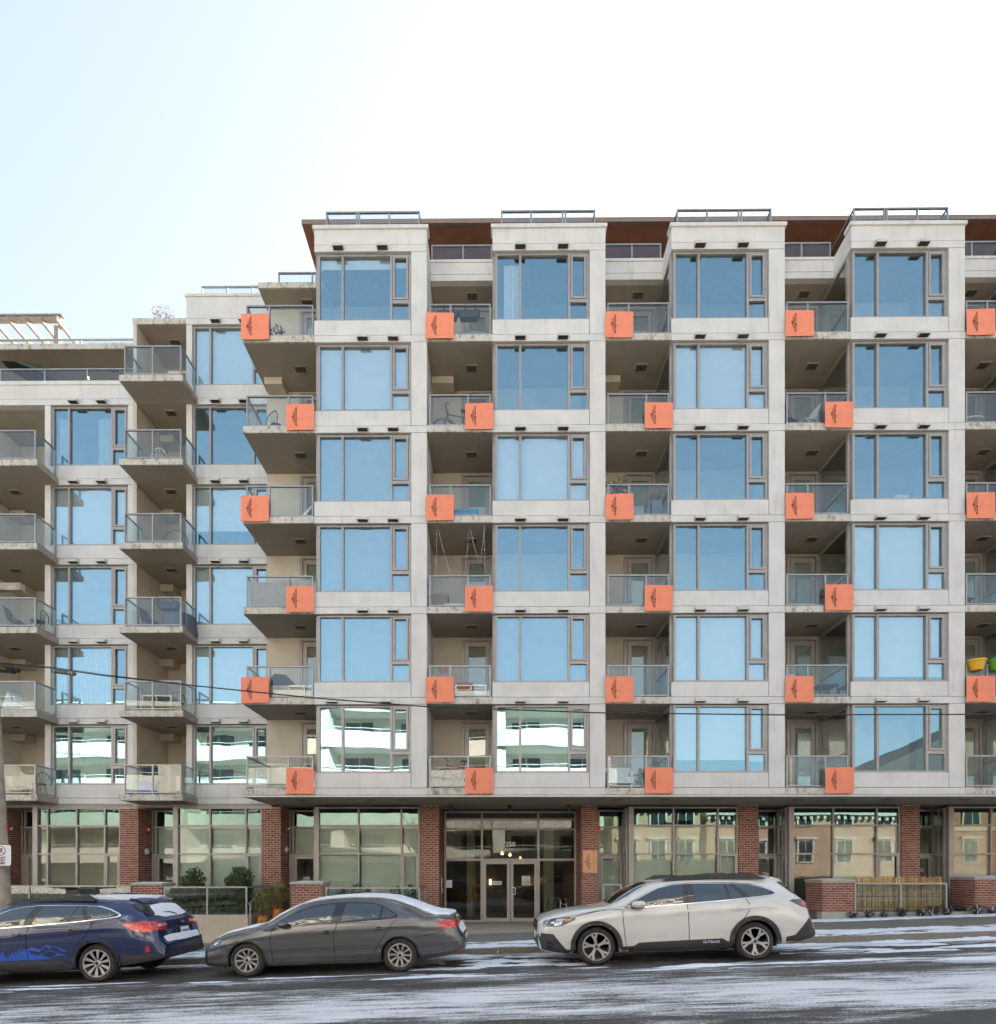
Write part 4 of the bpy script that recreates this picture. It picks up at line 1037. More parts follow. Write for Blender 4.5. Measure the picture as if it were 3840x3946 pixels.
    def panel(c, name, poly, m, d='side', off=.004, thick=.012, grid=.05, parent=None, lump=0, mirror=False, smooth=40):
        bm = bmesh.new(); vs = [bm.verts.new((p[0], p[1], 0)) for p in poly]
        bm.faces.new(vs); bmesh.ops.triangulate(bm, faces=bm.faces[:])
        for ax in (0, 1):
            lo, hi = min(p[ax] for p in poly), max(p[ax] for p in poly); g = lo+grid
            while g < hi-grid*.2:
                co = [0, 0, 0]; no = [0, 0, 0]; co[ax] = g; no[ax] = 1
                bmesh.ops.bisect_plane(bm, geom=bm.verts[:]+bm.edges[:]+bm.faces[:], plane_co=co, plane_no=no); g += grid
        bm.normal_update()
        if sum(f.normal.z*f.calc_area() for f in bm.faces) < 0: bmesh.ops.reverse_faces(bm, faces=bm.faces[:])
        bnd = {v for e in bm.edges if e.is_boundary for v in e.verts}; pos = {}
        for v in bm.verts:
            h, nn, r = c.hit(v.co.x, v.co.y, d); o = off
            if lump: o += lump*(.3+noise.noise(Vector((v.co.x*4, v.co.y*4, off*90)))) - (lump*.8 if v in bnd else 0)
            dirn = (-r*.6+nn*(1 if nn.dot(r) < 0 else -1)*.6).normalized()
            pos[v] = (h+dirn*o, h-dirn*thick)
        be = [e for e in bm.edges if e.is_boundary]
        mapping = {}
        for v in bnd: mapping[v] = bm.verts.new(pos[v][1])
        for v in pos: v.co = pos[v][0]
        for e in be:
            a, b = e.verts
            try: bm.faces.new((a, b, mapping[b], mapping[a]))
            except ValueError: pass
        bmesh.ops.recalc_face_normals(bm, faces=bm.faces[:])
        # point outward
        r = {'side': (0, -1, 0), 'far': (0, 1, 0), 'rear': (1, 0, 0), 'front': (-1, 0, 0), 'top': (0, 0, 1)}[d]
        if sum(f.normal.dot(Vector(r))*f.calc_area() for f in bm.faces) < 0: bmesh.ops.reverse_faces(bm, faces=bm.faces[:])
        me = bpy.data.meshes.new(name); bm.to_mesh(me); bm.free(); me.materials.append(m)
        me.polygons.foreach_set('use_smooth', [True]*len(me.polygons)); me.set_sharp_from_angle(angle=R(smooth))
        return put(name, me, parent or c.root)
    def ribbon(c, name, pts, w_, m, d='side', off=.006, parent=None, thick=.01):
        P = [Vector(p) for p in pts]; L, Rr = [], []
        # resample
        Q = []
        for a, b in zip(P, P[1:]):
            k = max(1, int((b-a).length/.06)); Q += [a.lerp(b, i/k) for i in range(k)]
        Q.append(P[-1])
        for i, p in enumerate(Q):
            t = (Q[min(i+1, len(Q)-1)]-Q[max(i-1, 0)]).normalized(); nrm = Vector((-t.y, t.x))*w_/2; L.append(p+nrm); Rr.append(p-nrm)
        mb = MB()
        up, lo = [], []
        for p in L+Rr:
            h, nn, r = c.hit(p.x, p.y, d); up.append(h-r*off); lo.append(h+r*thick)
        n = len(Q); mb.v = [tuple(q) for q in up+lo]
        for i in range(n-1):
            mb.f += [(i, i+1, n+i+1, n+i), (i, 2*n+i, 2*n+i+1, i+1), (n+i, n+i+1, 3*n+i+1, 3*n+i)]; mb.m += [0]*3
        return mb.build(name, m, parent or c.root, smooth=60)
    def wheels(c, ytrack, rim_r, style, width=.21):
        tr = c.R
        for cx in (0, c.wb):
            for s in (-1, 1):
                t = MB(); w2 = width/2
                prof = [(rim_r+.0, -w2+.02), (rim_r+.015, -w2), (rim_r+(tr-rim_r)*.55, -w2-.008), (tr-.035, -w2+.004), (tr-.010, -w2+.025), (tr, -w2+.05), (tr, w2-.05), (tr-.02, w2), (rim_r, w2)]
                wh = t.lathe(prof, 40, ax=1).build('wheel', M['tyre'], c.root, (cx, s*ytrack, c.zw), smooth=50)
                wh.rotation_euler = (0, R(17*cx+5*s), math.pi if s > 0 else 0)
                if s > 0 and style == 'far': continue
                r = MB()
                r.lathe([(rim_r+.004, -w2+.012), (rim_r+.004, -w2-.002), (rim_r-.016, -w2-.002), (rim_r-.022, -w2+.03), (rim_r-.03, .04)], 40, ax=1)
                def spoke(a, r0, r1, w0, w1, yf=-w2+.012, dp=.03, sk=0, mi=0):
                    r.mi = mi; ca, sa = math.cos(a), math.sin(a)
                    pl = [(r0, -w0/2), (r1, -w1/2+sk), (r1, w1/2+sk), (r0, w0/2)]
                    k = len(r.v)
                    for y in (yf, yf+dp):
                        for (p, q) in pl: r.v.append((p*ca-q*sa, y+(.018*(1-(p/rim_r)) if y == yf else 0), p*sa+q*ca))
                    for f in ((3, 2, 1, 0), (4, 5, 6, 7), (0, 1, 5, 4), (1, 2, 6, 5), (2, 3, 7, 6), (3, 0, 4, 7)): r.f.append(tuple(k+i for i in f)); r.m.append(mi)
                if style == 'ten':
                    for i in range(10):
                        a = 2*math.pi*i/10
                        for q in (-.011, .011): spoke(a, .055, rim_r-.012, .014, .017, sk=q*.6)
                        spoke(a, .05, rim_r-.02, .03, .036, yf=-w2+.022, dp=.015)
                elif style == 'wedge':
                    for i in range(5):
                        for q in (-.27, .27): spoke(2*math.pi*i/5+q, .05, rim_r-.01, .020, .062, sk=q*.03)
                else:
                    for i in range(5):
                        a = 2*math.pi*i/5+.3; spoke(a, .045, rim_r*.62, .045, .055, sk=.012)
                        spoke(a+.10, rim_r*.55, rim_r-.01, .05, .035, sk=.045); spoke(a+.02, rim_r*.55, rim_r-.01, .04, .045, sk=-.035, mi=0)
                r.mi = 0; r.lathe([(0, -w2+.004), (.045, -w2+.004), (.06, -w2+.02), (.06, .0)], 18, ax=1)
                rim = r.build('rim', M['alloy'], wh, smooth=30)
                b = MB(); b.lathe([(0, .03), (rim_r-.02, .03), (rim_r-.02, .035), (0, .035)], 30, ax=1); b.build('brake_disc', M['alloydark'], wh)
                cb = MB(); cb.lathe([(0, -w2-.001), (.026, -w2-.0), (.028, -w2+.006)], 14, ax=1)
                for i in range(5): a = 2*math.pi*i/5+.6; cb.lathe([(0, -w2+.008), (.008, -w2+.008), (.009, -w2+.02)], 8, (.042*math.cos(a), 0, .042*math.sin(a)), ax=1)
                cb.build('hub_cap', M['alloydark'], wh)
    def arch_trim(c, r0, r1, m, a0=-8, a1=188, off=.012, name='arch_trim'):
        for cx in (0, c.wb):
            pts = [(cx+r1*math.cos(R(a)), c.zw+r1*math.sin(R(a))) for a in range(a0, a1+1, 4)]+[(cx+r0*math.cos(R(a)), c.zw+r0*math.sin(R(a))) for a in range(a1, a0-1, -4)]
            c.panel(name, pts, m, off=off, thick=.02, grid=.035)
            lip = MB(); aa = list(range(-10, 191, 5))
            for a in aa:
                ca, sa = math.cos(R(a)), math.sin(R(a)); h, nn, rr = c.hit(cx+(r0+.012)*ca, max(c.zw+(r0+.012)*sa, .26), 'side'); y = h.y-off
                lip.v += [(cx+(r0+.004)*ca, y, c.zw+(r0+.004)*sa), (cx+(r0-.016)*ca, y+.002, c.zw+(r0-.016)*sa), (cx+(r0-.016)*ca, y+.10, c.zw+(r0-.016)*sa)]
            for i in range(len(aa)-1):
                for q in (0, 1): k = 3*i+q; lip.f.append((k, k+1, k+4, k+3)); lip.m.append(0)
            lip.build('arch_lip', M['carplastic'], c.root, smooth=50)
    def place(c, x):
        # front wheel centre at world x, wheels' outer face 11.05 m from the lens
        c.root.location = (x, c.y, road_z(x, -7.4)+.004); c.root.rotation_euler = (0, -math.atan(GX), 0)

WAG = [(-1, 0.7, 0.66, 0.42, 0.6, 0.56, 0.6), (-0.97, 0.8, 0.74, 0.52, 0.66, 0.68, 0.72), (-0.88, 0.86, 0.79, 0.6, 0.72, 0.79, 0.82), (-0.6, 0.935, 0.865, 0.65, 0.81, 0.87, 0.9), (-0.3, 0.98, 0.91, 0.67, 0.865, 0.9, 0.925),
       (0.1, 1.015, 0.965, 0.69, 0.935, 0.905, 0.93), (0.28, 1.03, 0.985, 0.7, 0.955, 0.905, 0.93), (0.5, 1.17, 1.035, 0.756, 0.967, 0.905, 0.93), (0.72, 1.295, 1.16, 0.755, 0.975, 0.905, 0.93), (0.95, 1.395, 1.285, 0.72, 0.985, 0.905, 0.93),
       (1.2, 1.445, 1.375, 0.695, 0.995, 0.905, 0.93), (1.66, 1.475, 1.425, 0.68, 1.028, 0.905, 0.93), (2.2, 1.47, 1.415, 0.67, 1.062, 0.9, 0.93), (2.7, 1.455, 1.395, 0.66, 1.088, 0.885, 0.93), (3.05, 1.44, 1.375, 0.645, 1.1, 0.865, 0.925),
       (3.28, 1.425, 1.35, 0.625, 1.1, 0.84, 0.91), (3.37, 1.39, 1.31, 0.62, 1.09, 0.825, 0.905), (3.52, 1.235, 1.19, 0.57, 1.06, 0.795, 0.89), (3.66, 1.09, 1.06, 0.62, 1, 0.765, 0.86), (3.72, 1.02, 0.99, 0.64, 0.94, 0.75, 0.84), (3.765, 0.97, 0.94, 0.64, 0.88, 0.73, 0.82),
       (3.785, 0.8, 0.78, 0.62, 0.74, 0.72, 0.8), (3.8, 0.665, 0.65, 0.64, 0.63, 0.72, 0.79), (3.87, 0.63, 0.615, 0.6, 0.59, 0.68, 0.74), (3.9, 0.56, 0.54, 0.56, 0.5, 0.62, 0.66)]
WZB = [(-1.0, .34), (-.93, .26), (-.6, .235), (.3, .235), (.6, .225), (2.3, .235), (3.2, .27), (3.9, .36)]
def wagon(label, paint_mat, new):
    c = Car(label, paint_mat, WAG, 2.757, .338, .385, WZB); c.y = -19.4+11.05+.90
    c.wheels(.795, .240, 'swirl' if new else 'wedge', .225)
    top = [(.50, .985), (.72, 1.12), (.957, 1.237), (1.149, 1.316), (1.40, 1.362), (1.65, 1.375), (2.06, 1.368), (2.47, 1.352), (2.744, 1.326), (2.949, 1.27), (3.10, 1.205), (3.17, 1.16)]
    bel = [(3.13, 1.135), (3.02, 1.118), (2.867, 1.105), (2.638, 1.087), (2.3, 1.062), (1.98, 1.048), (1.605, 1.026), (1.19, 1.008), (.62, .985)]
    c.panel('window_surround', top+bel, M['pillar'], off=.004)
    b0 = lambda x: 1.035+(x-1.6)*.056+.006
    if new:
        W1 = [(.70, 1.005), (.80, 1.115), (.96, 1.205), (1.15, 1.286), (1.40, 1.335), (1.555, 1.345), (1.545, b0(1.545)), (1.2, b0(1.2)-.005)]
        W2 = [(1.72, 1.350), (2.28, 1.338), (2.315, b0(2.315)), (1.735, b0(1.735))]
        W3 = [(2.325, 1.336), (2.37, 1.334), (2.60, b0(2.60)), (2.355, b0(2.355))]
        W4 = [(2.46, 1.328), (2.74, 1.302), (2.93, 1.252), (3.07, 1.185), (3.0, 1.145), (2.86, 1.122), (2.69, 1.105)]
    else:
        W1 = [(.70, 1.005), (.80, 1.115), (.96, 1.205), (1.15, 1.286), (1.40, 1.335), (1.60, 1.345), (1.475, b0(1.475)), (1.2, b0(1.2)-.005)]
        W2 = [(1.76, 1.350), (2.385, 1.335), (2.27, b0(2.27)), (1.63, b0(1.63))]
        W3 = [(2.405, 1.334), (2.445, 1.332), (2.545, b0(2.545)), (2.29, b0(2.29))]
        W4 = [(2.52, 1.326), (2.74, 1.302), (2.93, 1.252), (3.07, 1.185), (3.0, 1.145), (2.86, 1.122), (2.625, 1.10)]
    for q in (W1, W2, W3, W4): c.panel('side_window', q, M['carglass'], off=.008)
    c.ribbon('window_trim', top, .020, M['chrome'], off=.012); c.ribbon('window_trim', [(3.17, 1.16)]+bel, .017, M['chrome'], off=.012)
    for q in (W1, W2, W4): pass
    # far side glass, windscreen
    c.panel('side_window', [(.70, 1.0)]+top[3:9]+[(2.93, 1.25), (3.05, 1.16), (2.64, 1.09), (1.2, 1.01)], M['carglass'], 'far', off=.006, grid=.12)
    c.panel('windscreen', [(.33, -.60), (.31, 0), (.33, .60), (.62, .66), (.98, .57), (1.06, 0), (.98, -.57), (.62, -.66)], M['carglass'], 'top', off=.004, grid=.09)
    if new: doors = [[(.47, .955), (.476, .76), (.50, .456), (.53, .31)], [(1.62, 1.36), (1.595, 1.03), (1.611, .86), (1.611, .34)], [(2.40, 1.34), (2.618, 1.085), (2.678, .99), (2.664, .875), (2.60, .777), (2.45, .62)]]
    else: doors = [[(.47, .955), (.476, .76), (.50, .456), (.53, .31)], [(1.66, 1.36), (1.60, 1.04), (1.56, .95), (1.537, .80), (1.571, .42)], [(2.50, 1.33), (2.62, 1.085), (2.70, 1.06), (2.66, .94), (2.563, .81), (2.40, .63)]]
    for q in doors: c.ribbon('door_seam', q, .009, M['well'], off=.005)
    for x, z in ((1.34, .868), (2.335, .912)) if new else ((1.285, .88), (2.30, .932)):
        h = c.panel('door_handle', [(x, z-.012), (x+.06, z-.026), (x+.19, z-.022), (x+.24, z), (x+.19, z+.02), (x+.06, z+.02)], paint_mat if new else M['carblack'], off=.022, thick=.005, grid=.06)
    c.panel('sill_cladding', [(.42, .225), (.42, .315), (.65, .322), (.735, .378), (1.6, .395), (2.18, .405), (2.27, .35), (2.37, .345), (2.38, .24), (1.3, .23)], M['carplastic'], off=.028, thick=.03, grid=.06)
    for x in (.9, 1.25, 1.8): c.panel('sill_cladding', [(x, .30), (x+.25, .31), (x+.31, .27), (x-.06, .265)], M['carplastic'], off=.038, thick=.01, grid=.08)
    c.arch_trim(.390, .45 if new else .415, M['carplastic'] if new else paint_mat, off=.030)
    # front end
    FC = [(-.995, .56), (-.93, .585), (-.736, .568), (-.689, .499), (-.614, .402), (-.52, .291), (-.385, .279), (-.375, .225), (-.736, .235), (-.93, .26)]
    c.panel('front_cladding', FC, M['carplastic'], off=.012, thick=.03, grid=.08)
    c.panel('front_cladding', [(-.66, .25), (-.60, .52), (0, .50), (.6, .52), (.66, .25)], M['carplastic'], 'front', off=.012, thick=.03, grid=.1)
    c.panel('grille', [(-.44, .60), (-.46, .70), (-.36, .775), (.36, .775), (.46, .70), (.44, .60)], M['carblack'], 'front', off=.014, thick=.03, grid=.1)
    for z in (.64, .69, .735): c.panel('grille_bar', [(-.40, z-.008), (.40, z-.008), (.40, z+.008), (-.40, z+.008)], M['alloydark'], 'front', off=.026, thick=.01, grid=.1)
    c.panel('number_plate', [(-.15, .45), (.15, .45), (.15, .56), (-.15, .56)], M['plate'], 'front', off=.02, thick=.01, grid=.1)
    HL = [(-.90, .705), (-.895, .765), (-.846, .805), (-.609, .843), (-.33, .868), (-.366, .80), (-.596, .71), (-.731, .69)]
    hl = c.panel('headlight', HL, M['lampdark'], off=.006, thick=.02)
    c.panel('lamp_reflector', [(-.72, .715), (-.66, .815), (-.56, .83), (-.60, .725)], M['lampclear'], off=.011, parent=hl); c.panel('lamp_reflector', [(-.885, .745), (-.85, .79), (-.78, .80), (-.80, .74)], M['lampclear'], off=.011, parent=hl)
    c.panel('side_marker', [(-.565, .755), (-.55, .81), (-.40, .845), (-.43, .80)], M['amber'], off=.011, parent=hl)
    c.panel('fog_recess', [(-.87, .29), (-.86, .44), (-.77, .43), (-.75, .30)], M['carblack'], off=.02, thick=.01, parent=None)
    c.ribbon('bonnet_seam', [(-.33, .872), (.0, .935), (.2, .958), (.45, .965)], .009, M['well'], off=.005)
    # mirror
    mm = MB(); mm.lathe([(0, -.12), (.055, -.11), (.085, -.05), (.09, .05), (.075, .10), (0, .11)], 16, (0, 0, 0), 0)
    mr = mm.build('door_mirror', paint_mat, c.root, (.735, -1.01, 1.045), smooth=60); mr.scale = (1, .9, .72)
    MB().box(.62, .80, -1.02, -.86, .975, .99).build('mirror_arm', M['carblack'], c.root)
    MB().box(.68, .80, 1.0, 1.1, .99, 1.09).build('door_mirror', paint_mat, c.root)
    # roof rails
    if new: RP = [(1.22, 1.44), (1.42, 1.515), (1.79, 1.518), (1.92, 1.49), (2.08, 1.49), (2.45, 1.525), (2.80, 1.522), (3.08, 1.405), (2.96, 1.40), (2.1, 1.43), (1.3, 1.425)]
    else: RP = [(1.02, 1.40), (1.32, 1.495), (1.56, 1.515), (1.66, 1.475), (2.02, 1.48), (2.10, 1.535), (2.50, 1.53), (2.66, 1.44), (2.60, 1.415), (2.1, 1.44), (1.3, 1.43)]
    for s in (-1, 1): MB().prism(RP, 1, s*.67-.024, s*.67+.024).build('roof_rail', M['carplastic'], c.root)
    return c
def rear_wagon(c, new):
    P = c.panel
    P('rear_window', [(-.60, 1.10), (-.52, 1.33), (0, 1.365), (.52, 1.33), (.60, 1.10), (0, 1.06)], M['carglass'], 'rear', off=.006, thick=.02, grid=.08)
    P('spoiler', [(3.17, -.56), (3.40, -.545), (3.43, 0), (3.40, .545), (3.17, .56)], c.body.data.materials[0], 'top', off=.03, thick=.03, grid=.08)
    P('spoiler_fin', [(3.27, 1.335), (3.385, 1.36), (3.62, 1.12), (3.58, 1.115)], M['carblack'], off=.016, thick=.03)
    tl = P('tail_light', [(3.40, 1.015), (3.46, 1.035), (3.70, 1.03), (3.71, .98), (3.69, .88), (3.60, .91)] if new else [(3.20, 1.0), (3.5, 1.025), (3.70, 1.02), (3.735, .95), (3.70, .84), (3.50, .845), (3.33, .915)], M['lampdark'] if new else M['lampredbright'], off=.012, thick=.03)
    if new: P('lamp_lens', [(3.56, .955), (3.68, .985), (3.675, .915), (3.61, .93)], M['lampredbright'], off=.018, parent=tl)
    for s in (-1, 1):
        q = P('tail_light', [(s*.42, .995), (s*.78, 1.01), (s*.78, .86), (s*.55, .865), (s*.53, .915), (s*.42, .92)], M['lampred'], 'rear', off=.014, thick=.03)
        P('lamp_lens', [(s*.45, .935), (s*.45, .975), (s*.70, .97), (s*.70, .92)], M['lampclear'], 'rear', off=.022, parent=q)
    P('rear_cladding', [(3.735, .70), (3.80, .62), (3.895, .36), (3.30, .27), (3.30, .39), (3.47, .42)] if new else [(3.10, .455), (3.20, .42), (3.90, .475), (3.92, .38), (3.2, .27), (3.10, .29)], M['carplastic'], off=.014, thick=.03, grid=.08)
    P('rear_cladding', [(-.74, .40), (-.62, .56 if new else .49), (.62, .56 if new else .49), (.74, .40), (.6, .37), (-.6, .37)], M['carplastic'], 'rear', off=.014, thick=.03, grid=.1)
WT = wagon('pearl white crossover wagon with black wheel-arch cladding and roof rails', M['carwhite'], True)
rear_wagon(WT, True)
lettering('OUTBACK', .062, M['chrome'], WT.root, (1.98, -.957, .352), name='model_lettering')
WT.place((2301.7-1920)*11.05/2444)
BL = wagon('dark blue wagon with mountain decal and snowy rear window', M['carblue'], False)
rear_wagon(BL, False); P = BL.panel
sn = P('snow', [(-.57, 1.12), (-.50, 1.16), (-.47, 1.24), (-.42, 1.30), (0, 1.325), (.46, 1.29), (.53, 1.20), (.57, 1.11), (.3, 1.085), (-.3, 1.075)], M['snow'], 'rear', off=.02, thick=.0, grid=.045, lump=.010)
P('snow', [(2.55, -.48), (3.25, -.50), (3.36, 0), (3.25, .50), (1.5, .5), (1.5, .1), (2.0, -.1)], M['snow'], 'top', off=.045, thick=0, grid=.07, lump=.012)
P('snow', [(3.80, -.62), (3.865, -.58), (3.875, 0), (3.865, .58), (3.80, .62)], M['snow'], 'top', off=.03, thick=0, grid=.05, lump=.010)
MB().tube([(3.66, .12, 1.10), (3.63, -.05, 1.155), (3.615, -.26, 1.165)], [.02, .014, .008], 6).build('rear_wiper', M['carblack'], BL.root)
pl = P('number_plate', [(.02, .70), (.32, .70), (.32, .86), (.02, .86)], M['plate'], 'rear', off=.012, grid=.08)
P('plate_recess', [(-.16, .66), (.50, .66), (.46, .90), (-.12, .90)], M['carblack'], 'rear', off=.004, grid=.08)
for i in range(6): P('plate_character', [(.055+.042*i, .745), (.083+.042*i, .745), (.083+.042*i, .81), (.055+.042*i, .81)], M['plateblue'], 'rear', off=.016, thick=.002, parent=pl)
ring = [(0.19+.055*math.cos(a), .955+.03*math.sin(a)) for a in [i*math.pi/8 for i in range(16)]]
P('tailgate_badge', ring, M['chrome'], 'rear', off=.012, grid=.05)
for z, w_ in ((.83, .17), (.79, .13)): P('model_lettering', [(-.46, z), (-.46+w_, z), (-.46+w_, z+.016), (-.46, z+.016)], M['chrome'], 'rear', off=.008, thick=.002)
P('sticker', [(.50, .70), (.57, .69), (.575, .86), (.50, .88)], MC('pale_blue_sticker', (.2, .35, .65)) if 'MC' in globals() else M['plateblue'], 'rear', off=.008)
P('reflector', [(3.60, .49), (3.665, .50), (3.665, .61), (3.62, .615)], M['lampred'], off=.012)
P('bumper_step', [(-.70, .655), (.70, .655), (.66, .60), (-.66, .60)], M['carblue'], 'rear', off=.02, grid=.1)
# mountain and treeline decal on the doors
ridge = [(.55, .44), (.62, .52), (.66, .47), (.74, .56), (.80, .50), (.86, .59), (.93, .50), (1.0, .55), (1.05, .46), (1.12, .595), (1.17, .49), (1.24, .51), (1.30, .57), (1.33, .52), (1.36, .60), (1.39, .53), (1.42, .625), (1.45, .56), (1.50, .60)]
P('decal', ridge+[(1.54, .575), (1.58, .60), (1.60, .56), (1.66, .53), (1.75, .50), (1.80, .54), (1.86, .49), (1.95, .455), (1.95, .435), (.55, .418)], M['decal'], off=.003, thick=.001, grid=.07)
for pts in ([(1.44, .60), (1.50, .625), (1.56, .59), (1.63, .645), (1.72, .62), (1.80, .60), (1.86, .63)], [(1.80, .595), (1.90, .685), (1.97, .655), (2.03, .66), (2.12, .62), (2.20, .585), (2.25, .55)], [(1.86, .53), (1.93, .59), (2.02, .565), (2.10, .545)], [(1.95, .445), (2.05, .50), (2.10, .53), (2.18, .51), (2.26, .47)]):
    BL.ribbon('decal', pts, .012, M['decal'], off=.003, thick=.001)
for q in ([(1.88, .665), (1.90, .685), (1.99, .65), (1.95, .615), (1.92, .64)], [(1.52, .60), (1.63, .645), (1.78, .60), (1.80, .56), (1.70, .585), (1.60, .60)], [(2.10, .625), (2.16, .605), (2.25, .55), (2.17, .565)], [(2.02, .48), (2.10, .53), (2.24, .475), (2.14, .495)]): P('decal', q, M['decal'], off=.0035, thick=.001, grid=.05)
# black crossbar box on the rails
MB().box(1.98, 2.22, -.5, .1, 1.545, 1.66).build('roof_rack', M['carplastic'], BL.root); MB().box(1.98, 2.52, -.5, -.47, 1.63, 1.66).box(2.49, 2.52, -.5, -.47, 1.52, 1.63).box(1.98, 2.52, .1, .13, 1.63, 1.66).build('roof_rack', M['carplastic'], BL.root)
BL.place((369-1920)*11.05/2444-2.757)

SED = [(-0.837, 0.52, 0.49, 0.4, 0.42, 0.54, 0.58), (-0.814, 0.585, 0.55, 0.48, 0.48, 0.64, 0.69), (-0.744, 0.65, 0.605, 0.56, 0.54, 0.75, 0.78), (-0.465, 0.775, 0.7, 0.61, 0.635, 0.84, 0.86), (-0.14, 0.85, 0.775, 0.63, 0.72, 0.865, 0.885), (0.12, 0.885, 0.82, 0.65, 0.775, 0.865, 0.89),
       (0.22, 0.905, 0.84, 0.66, 0.795, 0.865, 0.89), (0.35, 0.985, 0.865, 0.703, 0.81, 0.865, 0.89), (0.52, 1.09, 0.955, 0.72, 0.828, 0.865, 0.89), (0.85, 1.235, 1.155, 0.67, 0.858, 0.865, 0.89), (1.12, 1.3, 1.245, 0.64, 0.872, 0.865, 0.89), (1.46, 1.335, 1.285, 0.62, 0.886, 0.865, 0.89),
       (1.9, 1.345, 1.292, 0.61, 0.905, 0.865, 0.89), (2.3, 1.325, 1.265, 0.605, 0.922, 0.86, 0.89), (2.56, 1.285, 1.21, 0.605, 0.932, 0.855, 0.888), (2.9, 1.17, 1.075, 0.63, 0.935, 0.84, 0.88), (3.1, 1.09, 0.99, 0.58, 0.925, 0.825, 0.872), (3.3, 1.015, 0.955, 0.6, 0.915, 0.8, 0.855), (3.5, 0.985, 0.94, 0.6, 0.9, 0.755, 0.82),
       (3.62, 0.97, 0.93, 0.58, 0.88, 0.705, 0.77), (3.66, 0.93, 0.9, 0.57, 0.85, 0.68, 0.75), (3.7, 0.78, 0.76, 0.57, 0.73, 0.65, 0.72), (3.725, 0.665, 0.65, 0.58, 0.63, 0.64, 0.71), (3.79, 0.61, 0.6, 0.55, 0.57, 0.59, 0.65), (3.81, 0.54, 0.52, 0.52, 0.47, 0.55, 0.6)]
G = Car('dark grey sedan with snow on its roof and boot lid', M['cargrey'], SED, 2.68, .305, .335, [(-.9, .30), (-.8, .20), (-.4, .175), (.4, .185), (2.3, .185), (3.1, .20), (3.6, .26), (3.81, .34)])
G.y = -19.4+11.05+.86; G.wheels(.765, .205, 'ten', .205); P = G.panel
SW = [(.47, .845), (.604, .962), (.856, 1.108), (1.109, 1.195), (1.361, 1.232), (1.62, 1.246), (1.905, 1.243), (2.2, 1.220), (2.385, 1.170), (2.55, 1.075), (2.655, 1.0), (2.65, .95), (2.367, .925), (1.56, .892), (.85, .858), (.664, .842)]
P('window_surround', SW, M['carblack'], off=.004)
for q in ([(.60, .875), (.70, .975), (.87, 1.075), (1.11, 1.162), (1.36, 1.203), (1.565, 1.215), (1.50, .912), (.9, .885)], [(1.735, 1.220), (1.905, 1.218), (2.2, 1.195), (2.36, 1.155), (2.335, .945), (1.67, .918)], [(2.41, 1.135), (2.52, 1.065), (2.61, 1.0), (2.60, .965), (2.38, .948)]):
    P('side_window', q, M['carglass'], off=.008)
P('side_window', [(.60, .875)]+SW[1:8]+[(2.5, 1.06), (2.4, .95), (.9, .88)], M['carglass'], 'far', off=.006, grid=.12)
P('windscreen', [(.24, -.58), (.20, 0), (.24, .58), (.5, .62), (.86, .54), (.93, 0), (.86, -.54), (.5, -.62)], M['carglass'], 'top', off=.004, grid=.09)
for q in ([(.50, .835), (.436, .76), (.43, .56), (.467, .235)], [(1.60, .895), (1.55, .72), (1.538, .52), (1.556, .21)], [(2.64, .94), (2.474, .738), (2.375, .593), (2.29, .45), (2.214, .351)]): G.ribbon('door_seam', q, .009, M['well'], off=.005)
for x, z in ((1.335, .738), (2.24, .772)):
    P('handle_recess', [(x+.03, z-.022), (x+.10, z-.032), (x+.14, z-.01), (x+.14, z+.02), (x+.10, z+.035), (x+.04, z+.025)], M['well'], off=.002)
    P('door_handle', [(x, z-.008), (x+.18, z-.008), (x+.18, z+.012), (x, z+.012)], M['cargrey'], off=.03, thick=-.015)
G.ribbon('side_crease', [(.47, .31), (1.0, .318), (1.67, .332), (2.2, .345)], .02, M['cargrey'], off=.012)
P('sill_trim', [(.39, .185), (1.6, .195), (2.31, .187), (2.31, .215), (.39, .215)], M['cargrey'], off=.02, thick=.03, grid=.15)
G.arch_trim(.340, .372, M['cargrey'], off=.016, a0=0, a1=180)
G.ribbon('bonnet_seam', [(-.42, .665), (-.15, .765), (.1, .815), (.25, .84)], .009, M['well'], off=.005)
hl = P('headlight', [(-.77, .54), (-.76, .60), (-.70, .645), (-.58, .672), (-.46, .665), (-.49, .60), (-.58, .55), (-.68, .525)], M['lampdark'], off=.006, thick=.02)
P('lamp_reflector', [(-.58, .56), (-.56, .655), (-.47, .655), (-.50, .60)], M['lampclear'], off=.011, parent=hl)
P('front_grille', [(-.52, .47), (-.50, .575), (.50, .575), (.52, .47)], M['carblack'], 'front', off=.012, thick=.02, grid=.1); P('lower_grille', [(-.5, .28), (-.45, .40), (.45, .40), (.5, .28)], M['carblack'], 'front', off=.012, thick=.02, grid=.1)
P('air_dam', [(-.89, .30), (-.87, .33), (-.6, .25), (-.36, .23), (-.36, .18), (-.6, .185), (-.8, .20)], M['carplastic'], off=.012, thick=.02)
tl = P('tail_light', [(3.345, .845), (3.5, .868), (3.66, .885), (3.70, .83), (3.69, .75), (3.55, .735), (3.42, .727)], M['lampredbright'], off=.010, thick=.03)
P('lamp_lens', [(3.42, .75), (3.53, .76), (3.55, .84), (3.40, .835)], M['lampred'], off=.015, parent=tl)
for s in (-1, 1): P('tail_light', [(s*.42, .86), (s*.70, .88), (s*.70, .745), (s*.48, .75)], M['lampred'], 'rear', off=.012, thick=.02)
P('number_plate', [(-.16, .50), (.16, .50), (.16, .57), (-.16, .57)], M['plate'], 'rear', off=.012)
